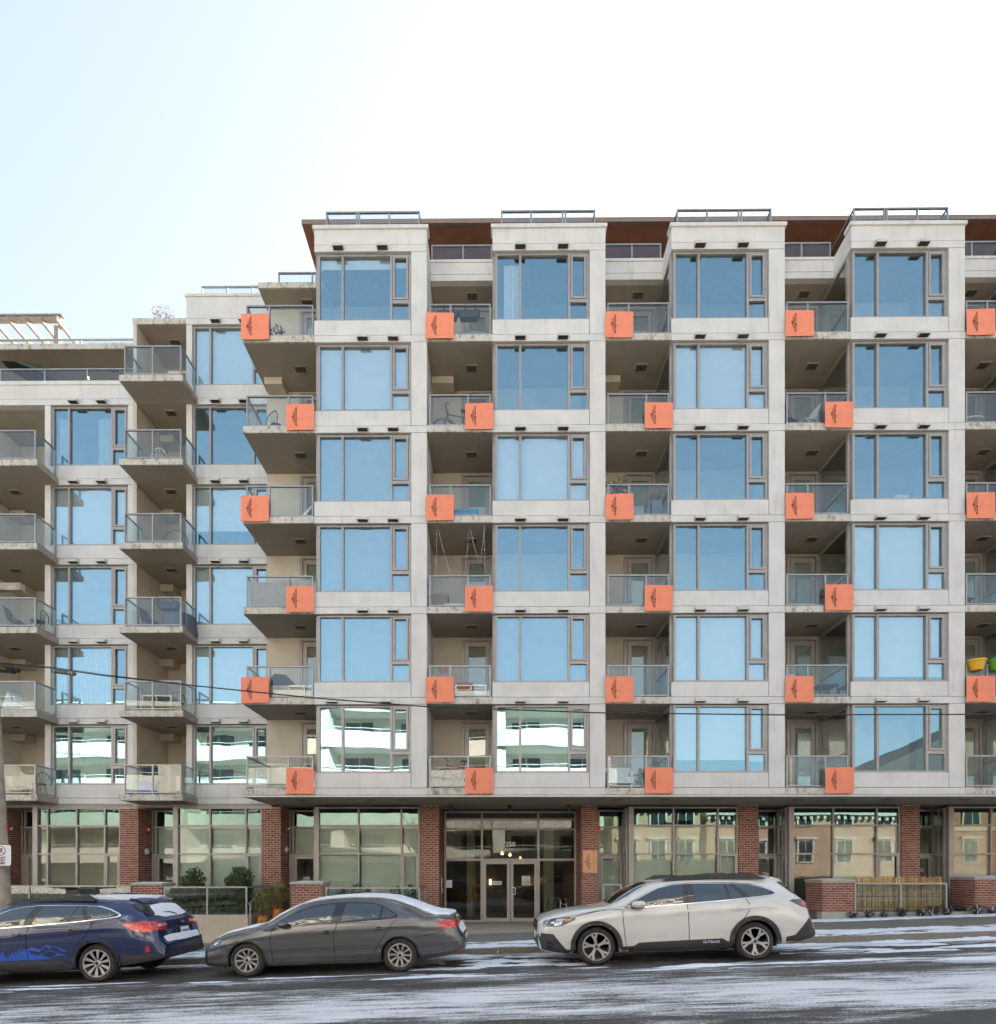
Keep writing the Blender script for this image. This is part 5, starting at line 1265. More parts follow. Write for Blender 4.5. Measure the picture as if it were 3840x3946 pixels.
P('boot_badge', [(.05*math.cos(a), .90+.035*math.sin(a)) for a in [i*math.pi/8 for i in range(16)]], M['chrome'], 'rear', off=.012)
P('reflector', [(3.66, .315), (3.75, .345), (3.755, .37), (3.66, .34)], M['lampred'], off=.008)
G.ribbon('bumper_crease', [(3.10, .46), (3.4, .475), (3.66, .515), (3.77, .53)], .014, M['cargrey'], off=.012); G.ribbon('bumper_seam', [(2.97, .60), (3.2, .635), (3.45, .70)], .008, M['well'], off=.005)
mr = MB().lathe([(0, -.09), (.05, -.08), (.07, -.02), (.07, .05), (.05, .085), (0, .09)], 14, (0, 0, 0), 0).build('door_mirror', M['cargrey'], G.root, (.68, -.965, .905), smooth=60); mr.scale = (.8, .9, .72)
MB().box(.62, .74, -.97, -.84, .85, .868).build('mirror_arm', M['carblack'], G.root); MB().box(.6, .72, .95, 1.03, .87, .95).build('door_mirror', M['cargrey'], G.root)
P('snow', [(.95, -.50), (1.4, -.515), (1.9, -.515), (2.3, -.50), (2.56, -.52), (2.9, -.55), (3.1, -.57), (3.3, -.60), (3.55, -.59), (3.60, -.4), (3.62, 0), (3.60, .4), (3.55, .57), (3.1, .56), (2.5, .50), (1.4, .5), (.95, .48)], M['snow'], 'top', off=.028, thick=0, grid=.07, lump=.008)
P('snow', [(.26, -.5), (.30, -.62), (.55, -.63), (.88, -.55), (.95, -.3), (.98, 0), (.9, .5), (.5, .5), (.28, .3)], M['snow'], 'top', off=.016, thick=0, grid=.07, lump=.006)
P('snow', [(-.72, -.35), (-.5, -.50), (-.1, -.56), (.12, -.58), (.15, 0), (.12, .55), (-.5, .5), (-.72, .3)], M['snow'], 'top', off=.016, thick=0, grid=.07, lump=.006)
P('snow', [(3.70, -.56), (3.775, -.5), (3.785, .3), (3.775, .5), (3.70, .56)], M['snow'], 'top', off=.02, thick=0, grid=.05, lump=.006)
G.place((951-1920)*11.05/2444)
# ---------------------------------------------------------------- banners on the balconies
M['coral'] = mat('coral_banner_cloth', (.90, .275, .155), .75, 0, .04, 3)
M['emblem'] = mat('dark_maroon_print', (.085, .018, .012), .8, 0, 0)
M['plaque'] = mat('copper_sign_face', (.78, .40, .21), .5, 0, .04, 3)
def emblem_mesh(seed=3):
    """half-oval spray of small leaves with a dark star at its left"""
    rng = random.Random(seed); mb = MB()
    def leaf(cx, cz, ang, L, W):
        c, s = math.cos(ang), math.sin(ang)
        pts = [(-L, 0), (-L*.3, W), (L*.5, W*.8), (L, 0), (L*.5, -W*.8), (-L*.3, -W)]
        mb.prism([(cx+p*c-q*s, cz+p*s+q*c) for p, q in pts], 1, -.003, 0)
    for sgn in (1, -1):
        for i in range(6):                       # rows of leaves from the middle to the tip, each row a half-fan
            z = .045+.041*i; wd = .155*math.sqrt(max(0, 1-(z/.275)**2)); n = max(1, 4-i//2)
            for k in range(n):
                x = .058-wd*(k+.4)/n+rng.uniform(-.004, .004)
                leaf(x, sgn*(z+rng.uniform(-.006, .006)-.014*k), sgn*(R(62)+R(24)*k), .023+rng.uniform(-.004, .004), .0085)
        leaf(.03, sgn*.27, sgn*R(65), .022, .008)
    leaf(.047, -.04, R(-50), .040, .015); leaf(.0, .02, R(60), .02, .008)
    for k in range(3): leaf(-.075, 0, R(60*k), .030, .012)
    return mb.mesh('emblem', M['emblem'])
EM = emblem_mesh()
def banner_mesh(seed):
    mb = MB(); n = 10; rng = random.Random(seed); ph = rng.uniform(0, 6)
    for j in (0, 1):
        for i in range(n+1):
            for k in range(n+1):
                x = .855*i/n; z = -.785*k/n
                mb.v.append((x, .008*math.sin(x*5+ph)*(k/n)+(.004 if j else 0), z+.004*math.sin(x*3+ph)))
    N = (n+1)**2
    for i in range(n):
        for k in range(n):
            a = i*(n+1)+k; mb.f += [(a, a+1, a+n+2, a+n+1), (N+a, N+a+n+1, N+a+n+2, N+a+1)]; mb.m += [0, 0]
    for i in range(n):
        for a, b in ((i*(n+1), (i+1)*(n+1)), (i*(n+1)+n, (i+1)*(n+1)+n), (i, i+1), (n*(n+1)+i, n*(n+1)+i+1)):
            mb.f.append((a, b, N+b, N+a)); mb.m.append(0)
    return mb.mesh('banner', M['coral'], smooth=40)
BMS = [banner_mesh(i) for i in range(4)]
COLN = ['corner stack left of the first bay', 'second bannered stack from the left', 'third bannered stack from the left', 'fourth bannered stack from the left', 'stack at the right edge']
ROWN = {6: 'topmost balcony', 5: 'second balcony from the top', 4: 'third balcony from the top', 3: 'third balcony from the bottom', 2: 'second balcony from the bottom', 1: 'lowest balcony'}
for k, (xl, xr) in enumerate(RX):
    for n in range(6, 0, -1):
        if k == 4 and n % 2: continue
        x = xl-.02 if n % 2 == 0 else xr+.02-.855
        if k == 0 and n % 2 == 0: x = -7.85
        o = put('banner', BMS[(n+k) % 4], None, (x, -.10, T(n)-1.94))
        o.rotation_euler = (0, R(.6*math.sin(n*2.1+k)), 0)
        tag(o, f'orange banner, {ROWN[n]} of the {COLN[k]}', 'banner', 'orange banners hung on the balconies')
        e = put('emblem', EM, o, (.27, -.010, -.385))
pq = tag(put('wall_sign', MB().box(0, .495, -.03, 0, -.775, 0).mesh('wall_sign', M['plaque']), None, (2.925, 2.50, .775)), 'upright copper-orange sign on the brick pillar right of the entrance', 'sign')
e = put('emblem', EM, pq, (.18, -.031, -.40)); e.scale = (1, 1, .95)
for i, ch in enumerate('QIATAIGT'): lettering(ch, .062, M['emblem'], pq, (.375, -.031, -.07-.089*i), ry=90 if False else 0, name='lettering')

# ---------------------------------------------------------------- things on the balconies
def bz(n): return T(n)-2.545
def bicycle(label, loc, rot, col, group='bicycles'):
    t = thing('bicycle', label, 'bicycle', loc, group, rot)
    fm = M.setdefault(('bike', col), mat('bicycle_paint', col, .35, .2)); r = .33
    for x in (-.52, .52):
        w = MB()
        w.tube([(x+math.cos(a)*r, 0, r+math.sin(a)*r) for a in [i*math.pi/14 for i in range(29)]], .02, 6, False).build('wheel', M['black'], t)
        sp = MB()
        for i in range(14): a = i*2*math.pi/14; sp.tube([(x, 0, r), (x+math.cos(a)*r*.95, 0, r+math.sin(a)*r*.95)], .0035, 3)
        sp.tube([(x+math.cos(a)*r*.94, 0, r+math.sin(a)*r*.94) for a in [i*math.pi/12 for i in range(25)]], .008, 4, False).build('spokes', M['rail'], t.children[-1])
    bb, st, hd, ra, fa = (.06, 0, .30), (.16, 0, .78), (-.38, 0, .80), (.52, 0, r), (-.52, 0, r)
    MB().tube([bb, st], .018).tube([bb, (-.37, 0, .72)], .02).tube([(.15, 0, .72), hd], .018).tube([bb, ra], .012).tube([(.15, 0, .72), ra], .012).tube([(-.36, 0, .88), (-.40, 0, .68), fa], .016).build('frame', fm, t)
    MB().tube([(-.36, 0, .86), (-.36, 0, .95), (-.42, 0, .98)], .015).tube([(-.30, -.26, .97), (-.42, -.2, 1.0), (-.42, .2, 1.0), (-.30, .26, .97)], .014).build('handlebar', M['black'], t)
    MB().tube([st, (.18, 0, .90)], .014).box(.06, .32, -.06, .06, .90, .94).build('saddle', M['black'], t)
    MB().lathe([(.02, -.012), (.09, -.01), (.09, .01), (.02, .012)], 12, (.06, -.04, .30), 1).tube([(.06, -.06, .30), (.13, -.06, .16)], .012).build('crank', M['rail'], t); return t
x1 = RX[1][0]
bicycle('dark road bicycle standing on the fifth-floor balcony right of the first bay', (x1+.95, .65, bz(5)), .05, (.06, .06, .07))
bicycle('red mountain bicycle on the lowest balcony left of the entrance banner', (x1+.95, .6, bz(1)), -.04, (.22, .03, .03))
bicycle('bicycle with brown saddle locked to the rack beside the entrance', (2.25, 2.0, -1.815), R(62), (.35, .34, .33))
rk = thing('bike_rack', 'black steel hoop bike rack right of the entrance doors', 'bike rack')
for x in (1.72, 1.95, 2.55):
    MB().tube([(x, 2.2, -1.815), (x, 2.2, -1.1)]+[(x, 2.2+.24-.24*math.cos(a), -1.1+.24*math.sin(a)) for a in [i*math.pi/8 for i in range(1, 9)]]+[(x, 2.68, -1.815)], .028, 8).build('hoop', M['black'], rk)
    h = rk.children[-1]; h.rotation_euler = (0, 0, 0)
def wire_chair(label, loc, rot, m, solid=False):
    t = thing('chair', label, 'chair', loc, 'balcony chairs', rot)
    MB().lathe([(0, .40), (.2, .405), (.22, .43), (.2, .44), (0, .43)], 16).build('seat', m, t)
    for a in (45, 135, 225, 315): MB().tube([(.17*math.cos(R(a)), .17*math.sin(R(a)), .41), (.23*math.cos(R(a)), .23*math.sin(R(a)), 0)], .012, 6).build('leg', m, t)
    bk = MB(); bk.tube([(.26*math.cos(R(a)), .18+.04*math.cos(R(a*2)), .5+.36*math.sin(R(a))) for a in range(-20, 201, 20)], .014, 6)
    for a in (30, 60, 90, 120, 150): bk.tube([(.05*math.cos(R(a)), .17, .43), (.26*math.cos(R(a)), .17, .5+.36*math.sin(R(a)))], .007, 5)
    bk.build('backrest', m, t); return t
M['chairblack'] = mat('dark_chair_paint', (.035, .04, .045), .4); M['chairwhite'] = mat('white_chair_paint', (.78, .78, .76), .4)
def round_table(label, loc, r, h, m):
    t = thing('table', label, 'table', loc, 'balcony tables')
    MB().lathe([(0, h-.03), (r, h-.03), (r, h), (0, h)], 22).build('tabletop', m, t); MB().lathe([(.02, 0), (.2, 0), (.2, .02), (.03, .03), (.025, h-.03)], 12).build('pedestal', m, t); return t
def storage_box(label, cat, loc, w, d, h, m, lid=None, name='storage_box'):
    t = thing(name, label, cat, loc)
    MB().prism([(-w/2+.03, 0), (w/2-.03, 0), (w/2, h*.85), (-w/2, h*.85)], 1, -d/2, d/2).build('tub', m, t)
    MB().box(-w/2-.02, w/2+.02, -d/2-.02, d/2+.02, h*.85, h).build('lid', lid or m, t); return t
def fold_chair(label, loc, rot, m):
    t = thing('folding_chair', label, 'folding chair', loc, 'balcony folding chairs', rot)
    MB().prism([(-.22, .42), (.2, .45), (.2, .47), (-.22, .44)], 1, -.22, .22).build('seat', m, t)
    MB().prism([(.16, .5), (.30, .92), (.33, .92), (.19, .5)], 1, -.22, .22).build('backrest', m, t)
    for y in (-.23, .21):
        MB().tube([(-.28, y, 0), (.33, y, .92)], .012, 6).build('leg', m, t); MB().tube([(.28, y, 0), (-.2, y, .44)], .012, 6).build('leg', m, t)
    return t
MC = lambda n, c, r=.5: M.setdefault(n, mat(n, c, r))
xl = RX[0][0]
sh = shrub('spindly potted plant behind glass on the top corner balcony', 'potted plant', (-6.95, .6, bz(6)), (.22, .2, .22), 90, .05, 'leaf', .35, name='potted_plant', seed=70)
t = thing('lounge_pouf', 'dusty red round cushion chair on the top corner balcony', 'chair', (-6.0, .7, bz(6))); MB().lathe([(0, .5), (.18, .48), (.24, .36), (.25, .2), (.2, .03), (0, 0)], 16).build('cushion', MC('dusty_red_cloth', (.40, .16, .15), .9), t, smooth=60)
MB().lathe([(.1, 0), (.12, -.001), (.12, .04), (0, .04)], 12).build('base', M['black'], t)
wire_chair('dark round-backed wire chair on the second corner balcony from the top', (-7.0, .65, bz(5)), R(150), M['chairblack'])
t = thing('plant_pot', 'green watering pot on the second corner balcony from the top', 'plant pot', (-6.75, 1.0, bz(5)+.32)); MB().lathe([(0, 0), (.12, 0), (.17, .2), (.13, .36), (0, .36)], 16).build('pot', MC('mint_glaze', (.28, .55, .30), .4), t, smooth=50); MB().tube([(.1, 0, .2), (.34, 0, .42)], .02).build('spout', MC('mint_glaze', (.28, .55, .30)), t)
MB().lathe([(0, -.32), (.16, -.32), (.16, -.001), (0, -.001)], 12).build('stand', M['black'], t)
t = thing('lounge_chair', 'white sloping lounge chair on the third corner balcony from the top', 'lounge chair', (-6.05, .6, bz(4)))
MB().prism([(-.6, .24), (-.1, .20), (.25, .55), (.30, .55), (-.02, .12), (-.6, .18)], 1, -.28, .28).build('seat', M['chairwhite'], t); MB().box(-.5, -.42, -.26, .26, 0, .18).box(.0, .08, -.26, .26, 0, .2).build('leg', M['chairwhite'], t)
t = thing('privacy_cloth', 'beige cloth stretched behind the railing glass of a corner balcony', 'cloth', (-7.7, .13, bz(3)))
mb = MB(); n = 16
for i in range(n+1):
    for k in range(9): u, v = i/n, k/8; mb.v.append((1.32*u+.03, .02*math.sin(u*7+v*2), .90-.84*v-.07*math.sin(u*math.pi)*(1-v)))
for i in range(n):
    for k in range(8): a = i*9+k; mb.f.append((a, a+1, a+10, a+9)); mb.m.append(0)
mb.build('cloth', MC('beige_cloth', (.52, .43, .36), .9), t, smooth=60)
MB().box(1.42, 1.9, 0, .01, .1, .9).build('side_cloth', MC('beige_cloth', (.52, .43, .36), .9), t)
t = thing('furniture_cover', 'dark humped furniture cover on the second corner balcony from the bottom', 'furniture cover', (-6.8, .9, bz(2)))
mb = MB()
mb.prism([(-.7, 0), (-.62, .55), (-.25, .92), (.1, .88), (.55, .35), (.6, 0)], 1, -.35, .35).build('cover', MC('dark_tarpaulin', (.05, .055, .06), .6), t)
MB().box(-.9, .75, -.5, -.36, 0, .5).build('beige_panel', MC('beige_cloth', (.52, .43, .36), .9), t)
# first stack right of bay one
for i, dx in enumerate((.62, 1.28)):
    t = thing('railing_planter', ['small dark planter box hanging inside the top balcony rail, left one', 'large dark planter box hanging inside the top balcony rail, right one'][i], 'planter', (x1+dx, .26, bz(6)+.70), 'planters on the top balcony rail')
    MB().prism([(-.26, 0), (.26, 0), (.34, .22), (-.34, .22)], 1, -.1, .1).build('trough', MC('slate_plastic', (.04, .05, .07)), t); MB().tube([(-.1, -.1, .2), (-.1, -.2, .36), (-.1, -.29, .22)], .012, 5).tube([(.2, -.1, .2), (.2, -.2, .36), (.2, -.29, .22)], .012, 5).build('hook', M['black'], t)
storage_box('bright blue lidded tub on the fourth-floor balcony above the string lights', 'storage tub', (x1+1.15, .45, bz(4)), .8, .45, .34, MC('blue_plastic', (.03, .32, .52), .4))
storage_box('white crate on the balcony with string lights, right of the brown carton', 'crate', (x1+.82, .5, bz(3)), .55, .4, .22, M['chairwhite'])
storage_box('brown carton stack on the balcony with string lights', 'carton', (x1+.35, .7, bz(3)), .5, .4, .62, MC('cardboard', (.34, .20, .12), .9), name='carton')
t = thing('string_lights', 'dangling white string lights under the fourth balcony, above the carton', 'string lights')
zc, zr = T(3)+.02, bz(3)
for (a, b) in (((x1+.28, .3, zc), (x1+.25, .35, zr+1.1)), ((x1+.32, .3, zc), (x1+.75, .6, zr+1.15)), ((x1+1.28, .3, zc), (x1+1.12, .4, zr+1.0)), ((x1+1.32, .3, zc), (x1+1.62, .5, zc-1.0)), ((x1+1.75, .25, zc), (x1+1.62, .5, zc-1.0)), ((x1+1.76, .15, zc), (x1+1.78, .2, zr+.35))):
    pa, pb = Vector(a), Vector(b); pts = [pa.lerp(pb, i/10)-Vector((0, 0, .12*math.sin(i/10*math.pi))) for i in range(11)]
    MB().tube(pts, .0025, 4).build('wire', M['chairwhite'], t)
    mb = MB()
    for p in pts[1:]:
        for d in (0, .5): mb.box(p.x-.007, p.x+.007, p.y-.007, p.y+.007, p.z-.008+d*.06, p.z+.008+d*.06)
    mb.build('bulbs', M['chairwhite'], t)
storage_box('orange-red box among the clutter on the second balcony from the bottom', 'box', (x1+1.15, .8, bz(2)+.35), .5, .3, .3, MC('orange_red_card', (.45, .10, .05), .7))
storage_box('grey bin under the orange-red box', 'bin', (x1+1.15, .8, bz(2)), .6, .4, .34, MC('grey_plastic', (.3, .31, .33), .5))
t = thing('potted_plant', 'terracotta pot on a striped stool behind the second lowest banner', 'plant pot', (x1+.45, .7, bz(2))); MB().lathe([(0, .9), (.09, .9), (.14, 1.1), (.11, 1.1), (0, 1.05)], 14).build('pot', MC('terracotta', (.45, .17, .08), .8), t); MB().box(-.2, .2, -.15, .15, .5, .9).build('stool', MC('grey_plastic', (.3, .31, .33)), t); MB().box(-.18, .18, -.13, .13, 0, .5).build('stool_leg', M['black'], t)
storage_box('pale cloth-wrapped chair beside the orange-red box', 'covered chair', (x1+1.62, .6, bz(2)), .4, .4, .55, MC('pale_cloth', (.6, .62, .66), .9), name='covered_chair')
# second stack
x2 = RX[2][0]
t = thing('yucca', 'spiky yucca in a pot rising above the railing, left of the dried plant', 'potted plant', (x2+.42, .45, bz(4)))
MB().lathe([(0, 0), (.17, 0), (.22, .4), (.19, .4), (0, .36)], 16).build('pot', MC('slate_plastic', (.04, .05, .07)), t); MB().tube([(0, 0, .35), (.02, 0, 1.12)], .04, 8).build('trunk', M['twig'], t)
mb = MB(); rng = random.Random(8)
for i in range(46):
    a = rng.uniform(0, 6.28); el = rng.uniform(-.6, 1.35); L = rng.uniform(.35, .62); d = Vector((math.cos(a)*math.cos(el), math.sin(a)*math.cos(el), math.sin(el))); q = d.cross(Vector((0, 0, 1))).normalized()*.024; o = Vector((.02, 0, 1.12 if i % 2 else .98))
    e = o+d*L-Vector((0, 0, .12*L)); m_ = o+d*L*.5+Vector((0, 0, .04)); mb.quad(o-q*.6, o+q*.6, m_+q, m_-q); mb.quad(m_-q, m_+q, e)
mb.build('leaves', MC('yucca_leaf', (.22, .24, .10), .5), t)
t = thing('tall_planter', 'tall grey planter with dried purple plant beside the yucca balcony post', 'planter', (x2+1.68, .55, bz(4)))
MB().prism([(-.12, 0), (.12, 0), (.17, .72), (-.17, .72)], 1, -.14, .14).build('planter_box', MC('blue_grey_planter', (.2, .22, .28), .6), t)
mb = MB()
for i in range(160):
    a = rng.uniform(0, 6.28); r = rng.uniform(.1, .42); d = Vector((math.cos(a), math.sin(a)*.7, 0)); h = rng.uniform(-.35, .35); q = Vector((-d.y, d.x, 0))*.008
    p0 = Vector((0, 0, .7)); p1 = p0+d*r*.5+Vector((0, 0, .2+h*.3)); p2 = p0+d*r+Vector((0, 0, h)); mb.quad(p0-q, p0+q, p1+q, p1-q); mb.quad(p1-q, p1+q, p2)
mb.build('dry_stems', MC('dry_lilac_stem', (.25, .19, .20), .9), t)
t = thing('sofa', 'white outdoor armchair on the lowest balcony of the third bannered stack', 'armchair', (x2+.55, .8, bz(1)))
MB().box(-.42, .42, -.3, .3, .22, .42).build('seat', M['chairwhite'], t); MB().box(-.42, .42, .18, .34, .42, .78).build('backrest', M['chairwhite'], t)
for q in (-.4, .34): MB().box(q, q+.06, -.28, .3, 0, .6).build('armrest', M['chairwhite'], t)
shrub('dark slender potted conifer on the lowest balcony of the third bannered stack', 'potted plant', (x2+1.72, .9, bz(1)), (.12, .12, .5), 200, .05, 'leaf', .2, name='potted_conifer', seed=75)
# third stack
x3 = RX[3][0]
fold_chair('left folding chair of two on the fifth-floor balcony, facing the other', (x3+.35, .6, bz(5)), R(200), MC('slate_plastic', (.04, .05, .07)))
fold_chair('right reclining folding chair of two on the fifth-floor balcony', (x3+.95, .6, bz(5)), R(10), M['chairwhite'])
storage_box('low pale pink planter box on the fourth-floor balcony', 'planter box', (x3+1.22, .35, bz(4)), .9, .3, .17, MC('pale_pink_plastic', (.72, .52, .50), .6))
t = thing('table', 'dark square table on the second lowest balcony, beside the blue tray', 'table', (x3+1.62, .8, bz(2)), 'balcony tables'); MB().box(-.3, .3, -.3, .3, .5, .55).build('tabletop', M['chairblack'], t)
for (a, b) in ((-.27, -.27), (.27, -.27), (-.27, .27), (.27, .27)): MB().box(a-.02, a+.02, b-.02, b+.02, 0, .5).build('leg', M['chairblack'], t)
storage_box('shallow blue tray on the second lowest balcony of the fourth stack', 'tray', (x3+1.2, .4, bz(2)), .5, .3, .1, MC('cobalt_plastic', (.03, .12, .4), .4))
t = thing('covered_rack', 'striped pale cloth rack behind glass above the second lowest banner, fourth stack', 'clothes rack', (x3+.35, .7, bz(2))); MB().box(-.3, .3, -.02, .02, .62, .9).build('cloth', MC('pale_cloth', (.6, .62, .66), .9), t)
for a in (-.3, .3): MB().tube([(a, -.2, 0), (a, .2, .88)], .01, 5).tube([(a, .2, 0), (a, -.2, .88)], .01, 5).build('leg', M['black'], t)
# right edge stack
x4 = RX[4][0]
for dx, nm, c in ((.35, 'yellow', (.75, .42, .02)), (1.0, 'bright green', (.13, .42, .03))):
    t = thing('hanging_pot', f'{nm} plastic flowerpot hooked over the balcony rail at the right edge', 'flowerpot', (x4+dx, .0, bz(2)+.78), 'coloured pots on the right-edge rail')
    m_ = MC(nm+'_plastic', c, .4)
    MB().lathe([(0, 0), (.17, 0), (.24, .27), (.27, .27), (.27, .32), (.22, .32), (.2, .28), (0, .26)], 18).build('pot', m_, t, smooth=40); MB().box(-.1, .1, .08, .30, .2, .24).build('hook', m_, t)
fold_chair('blue-grey folding chair on the third lowest balcony at the right edge', (x4+.45, .7, bz(3)), R(180), MC('slate_plastic', (.04, .05, .07)))
round_table('pale round table on the fifth-floor balcony at the right edge', (x4+.6, .8, bz(5)), .5, .45, M['chairwhite'])
# satellite dishes on the roof terraces
for i, (x, lab) in enumerate(((x1+1.82, 'white satellite dish on the roof terrace right of the first bay'), (x3+1.75, 'white satellite dish on the roof terrace right of the third bay'), (x4+.35, 'left white satellite dish on the roof terrace at the right edge'), (x4+.85, 'right white satellite dish on the roof terrace at the right edge'))):
    t = thing('satellite_dish', lab, 'satellite dish', (x, 1.62, T(6)+.62), 'satellite dishes on the roof terraces'); t.rotation_euler = (R(65), 0, R(20 if i > 1 else -20))
    MB().lathe([(0, 0), (.10, .01), (.2, .05), (.2, .06), (.10, .025), (0, .015)], 18, (0, .16, .04)).build('dish', M['chairwhite'], t, smooth=60); MB().tube([(0, .02, .04), (0, .16, .3)], .01, 5).build('feed_arm', M['rail'], t); MB().tube([(0, .16, .03), (0, .05, -.12)], .015, 6).build('mast', M['rail'], t)
# wing balconies
wx0, wx1 = -12.4, -10.5
wire_chair('white wire chair on the second wing balcony from the top', (-11.55, 2.1, bz(5)), R(20), M['chairwhite'])
t = thing('hoop_chair', 'large round wire hoop chair on the third wing balcony from the top', 'chair', (-11.05, 2.2, bz(4)), 'balcony chairs')
MB().tube([(.42*math.cos(a), .05, .42+.40*math.sin(a)) for a in [i*math.pi/12 for i in range(25)]], .015, 6, False).build('hoop', M['chairblack'], t)
mb = MB()
for i in range(9): a = math.pi*(i+.5)/9; mb.tube([(.42*math.cos(a), .05, .42+.40*math.sin(a)), (.1*math.cos(a), .3, .3)], .006, 4)
mb.build('spokes', M['chairblack'], t); MB().lathe([(.1, 0), (.2, 0), (.1, .3), (0, .3)], 10, (0, .25, 0)).build('base', M['chairblack'], t)
for dx, lab in ((-11.05, 'dark planter trough hooked inside the third wing balcony from the bottom'), (-11.6, 'dark planter trough hooked inside the lowest wing balcony')):
    n = 3 if dx > -11.5 else 1
    t = thing('railing_planter', lab, 'planter', (dx, 1.78, bz(n)+.68), 'planters on the wing rails'); MB().prism([(-.3, 0), (.3, 0), (.42, .24), (-.42, .24)], 1, -.12, .12).build('trough', MC('slate_plastic', (.04, .05, .07)), t)
    for q in (-.25, .25): MB().tube([(q, -.1, .2), (q, -.24, .36), (q, -.3, .24)], .012, 5).build('hook', M['black'], t)
t = thing('table_cover', 'large grey cylindrical cover over a table on the third lowest wing balcony', 'furniture cover', (-10.95, 2.3, bz(3))); MB().lathe([(0, .72), (.4, .70), (.52, .64), (.56, .3), (.58, 0)], 20).build('cover', MC('slate_cloth', (.12, .14, .18), .8), t, smooth=50); MB().lathe([(0, .71), (.2, .715), (.2, .73), (0, .74)], 16).build('top_seam', MC('slate_cloth', (.12, .14, .18)), t)
fold_chair('dark wicker chair beside the cylindrical cover on the wing balcony', (-11.9, 2.2, bz(3)), R(170), M['chairblack'])
round_table('blue-grey round bistro table on the second lowest wing balcony', (-11.45, 2.3, bz(2)), .42, .62, MC('slate_cloth', (.12, .14, .18)))
wire_chair('thin wire chair beside the bistro table on the wing balcony', (-10.95, 2.2, bz(2)), R(30), M['chairblack'])
storage_box('bright blue plastic tub on the lowest wing balcony', 'storage tub', (-11.85, 2.0, bz(1)), .55, .4, .5, MC('cobalt_plastic', (.03, .12, .4), .4), MC('cobalt_plastic', (.03, .12, .4)))
fold_chair('dark folding chair on the third lowest balcony at the far left', (-16.5, 2.2, bz(3)), R(190), M['chairblack'])
wire_chair('dark chair on the third lowest far-left balcony, by the side glass', (-15.7, 2.1, bz(3)), R(-30), M['chairblack'])
t = thing('furniture_cover', 'crumpled white furniture cover on the second lowest far-left balcony', 'furniture cover', (-16.2, 2.3, bz(2))); MB().prism([(-.7, 0), (-.55, .55), (-.45, .8), (-.3, .45), (.1, .3), (.55, .22), (.6, 0)], 1, -.3, .3).build('cover', M['chairwhite'], t); MB().box(.2, .55, -.34, -.3, .05, .2).build('flap', M['chairwhite'], t)
wire_chair('dark round chair on the lowest balcony at the far left', (-15.65, 2.1, bz(1)), R(0), M['chairblack'])
storage_box('woven brown basket on the lowest balcony at the far left', 'basket', (-16.4, 2.1, bz(1)), .6, .4, .35, MC('wicker', (.25, .14, .08), .9), name='basket')
# terrace umbrella, pergola, dry plants
t = thing('patio_umbrella', 'tilted dark green patio umbrella on the upper left terrace', 'patio umbrella', (-17.2, 4.1, T(5)+.16))
cn = MB(); n = 8
for i in range(n):
    a0, a1 = 2*math.pi*i/n, 2*math.pi*(i+1)/n
    cn.mi = i % 2; cn.quad((0, 0, .45), (1.05*math.cos(a0), 1.05*math.sin(a0), 0), (1.05*math.cos(a1), 1.05*math.sin(a1), 0))
co = cn.build('canopy', [MC('umbrella_green', (.06, .085, .05), .8), MC('umbrella_brown', (.10, .05, .035), .8)], t, (0, 0, 2.05)); co.rotation_euler = (R(12), R(16), 0)
MB().tube([(0, 0, 0), (0, 0, 2.4)], .025, 8).build('pole', M['black'], t)
pg = thing('pergola', 'weathered wooden pergola on the roof at the far left', 'pergola', (0, 0, 0))
MB().box(-24, -16.95, 5.05, 5.2, 21.42, 21.58).build('beam', M['wood'], pg); MB().box(-24, -16.9, 5.02, 5.22, 21.6, 21.66).build('beam', M['wood'], pg); MB().box(-24, -16.95, 9.0, 9.15, 21.42, 21.58).build('beam', M['wood'], pg)
rm = MB().box(0, .09, 4.85, 9.3, 21.25, 21.42).mesh('rafter', M['wood'])
for i in range(11): put('rafter', rm, pg, (-17.05-.62*i, 0, 0))
for (x, y) in ((-17.15, 5.08), (-20.3, 5.08), (-17.15, 9.03), (-20.3, 9.03)): MB().box(x-.09, x+.09, y, y+.16, 19.3, 21.25).build('post', M['wood'], pg)
t = thing('dry_shrub', 'bare dry shrub growing on the flat roof edge of the left wing', 'shrub', (-11.95, 3.2, T(6)+.24))
mb = MB(); rng = random.Random(77)
for i in range(46):
    a = rng.uniform(0, 6.28); L = rng.uniform(.4, .95); d = Vector((math.cos(a)*.55, math.sin(a)*.5, 1)).normalized(); p1 = d*L*.55; p2 = d*L+Vector((rng.uniform(-.15, .15), 0, -.05)); mb.tube([(0, 0, 0), p1, p2], [.008, .006, .003], 4)
mb.build('branches', M['twig'], t)
mb = MB(); leaf_quads(mb, (0, 0, .55), 300, (.42, .35, .4), .035, rng, .3); mb.build('leaves', MC('dry_leaf', (.36, .25, .20), .9), t)

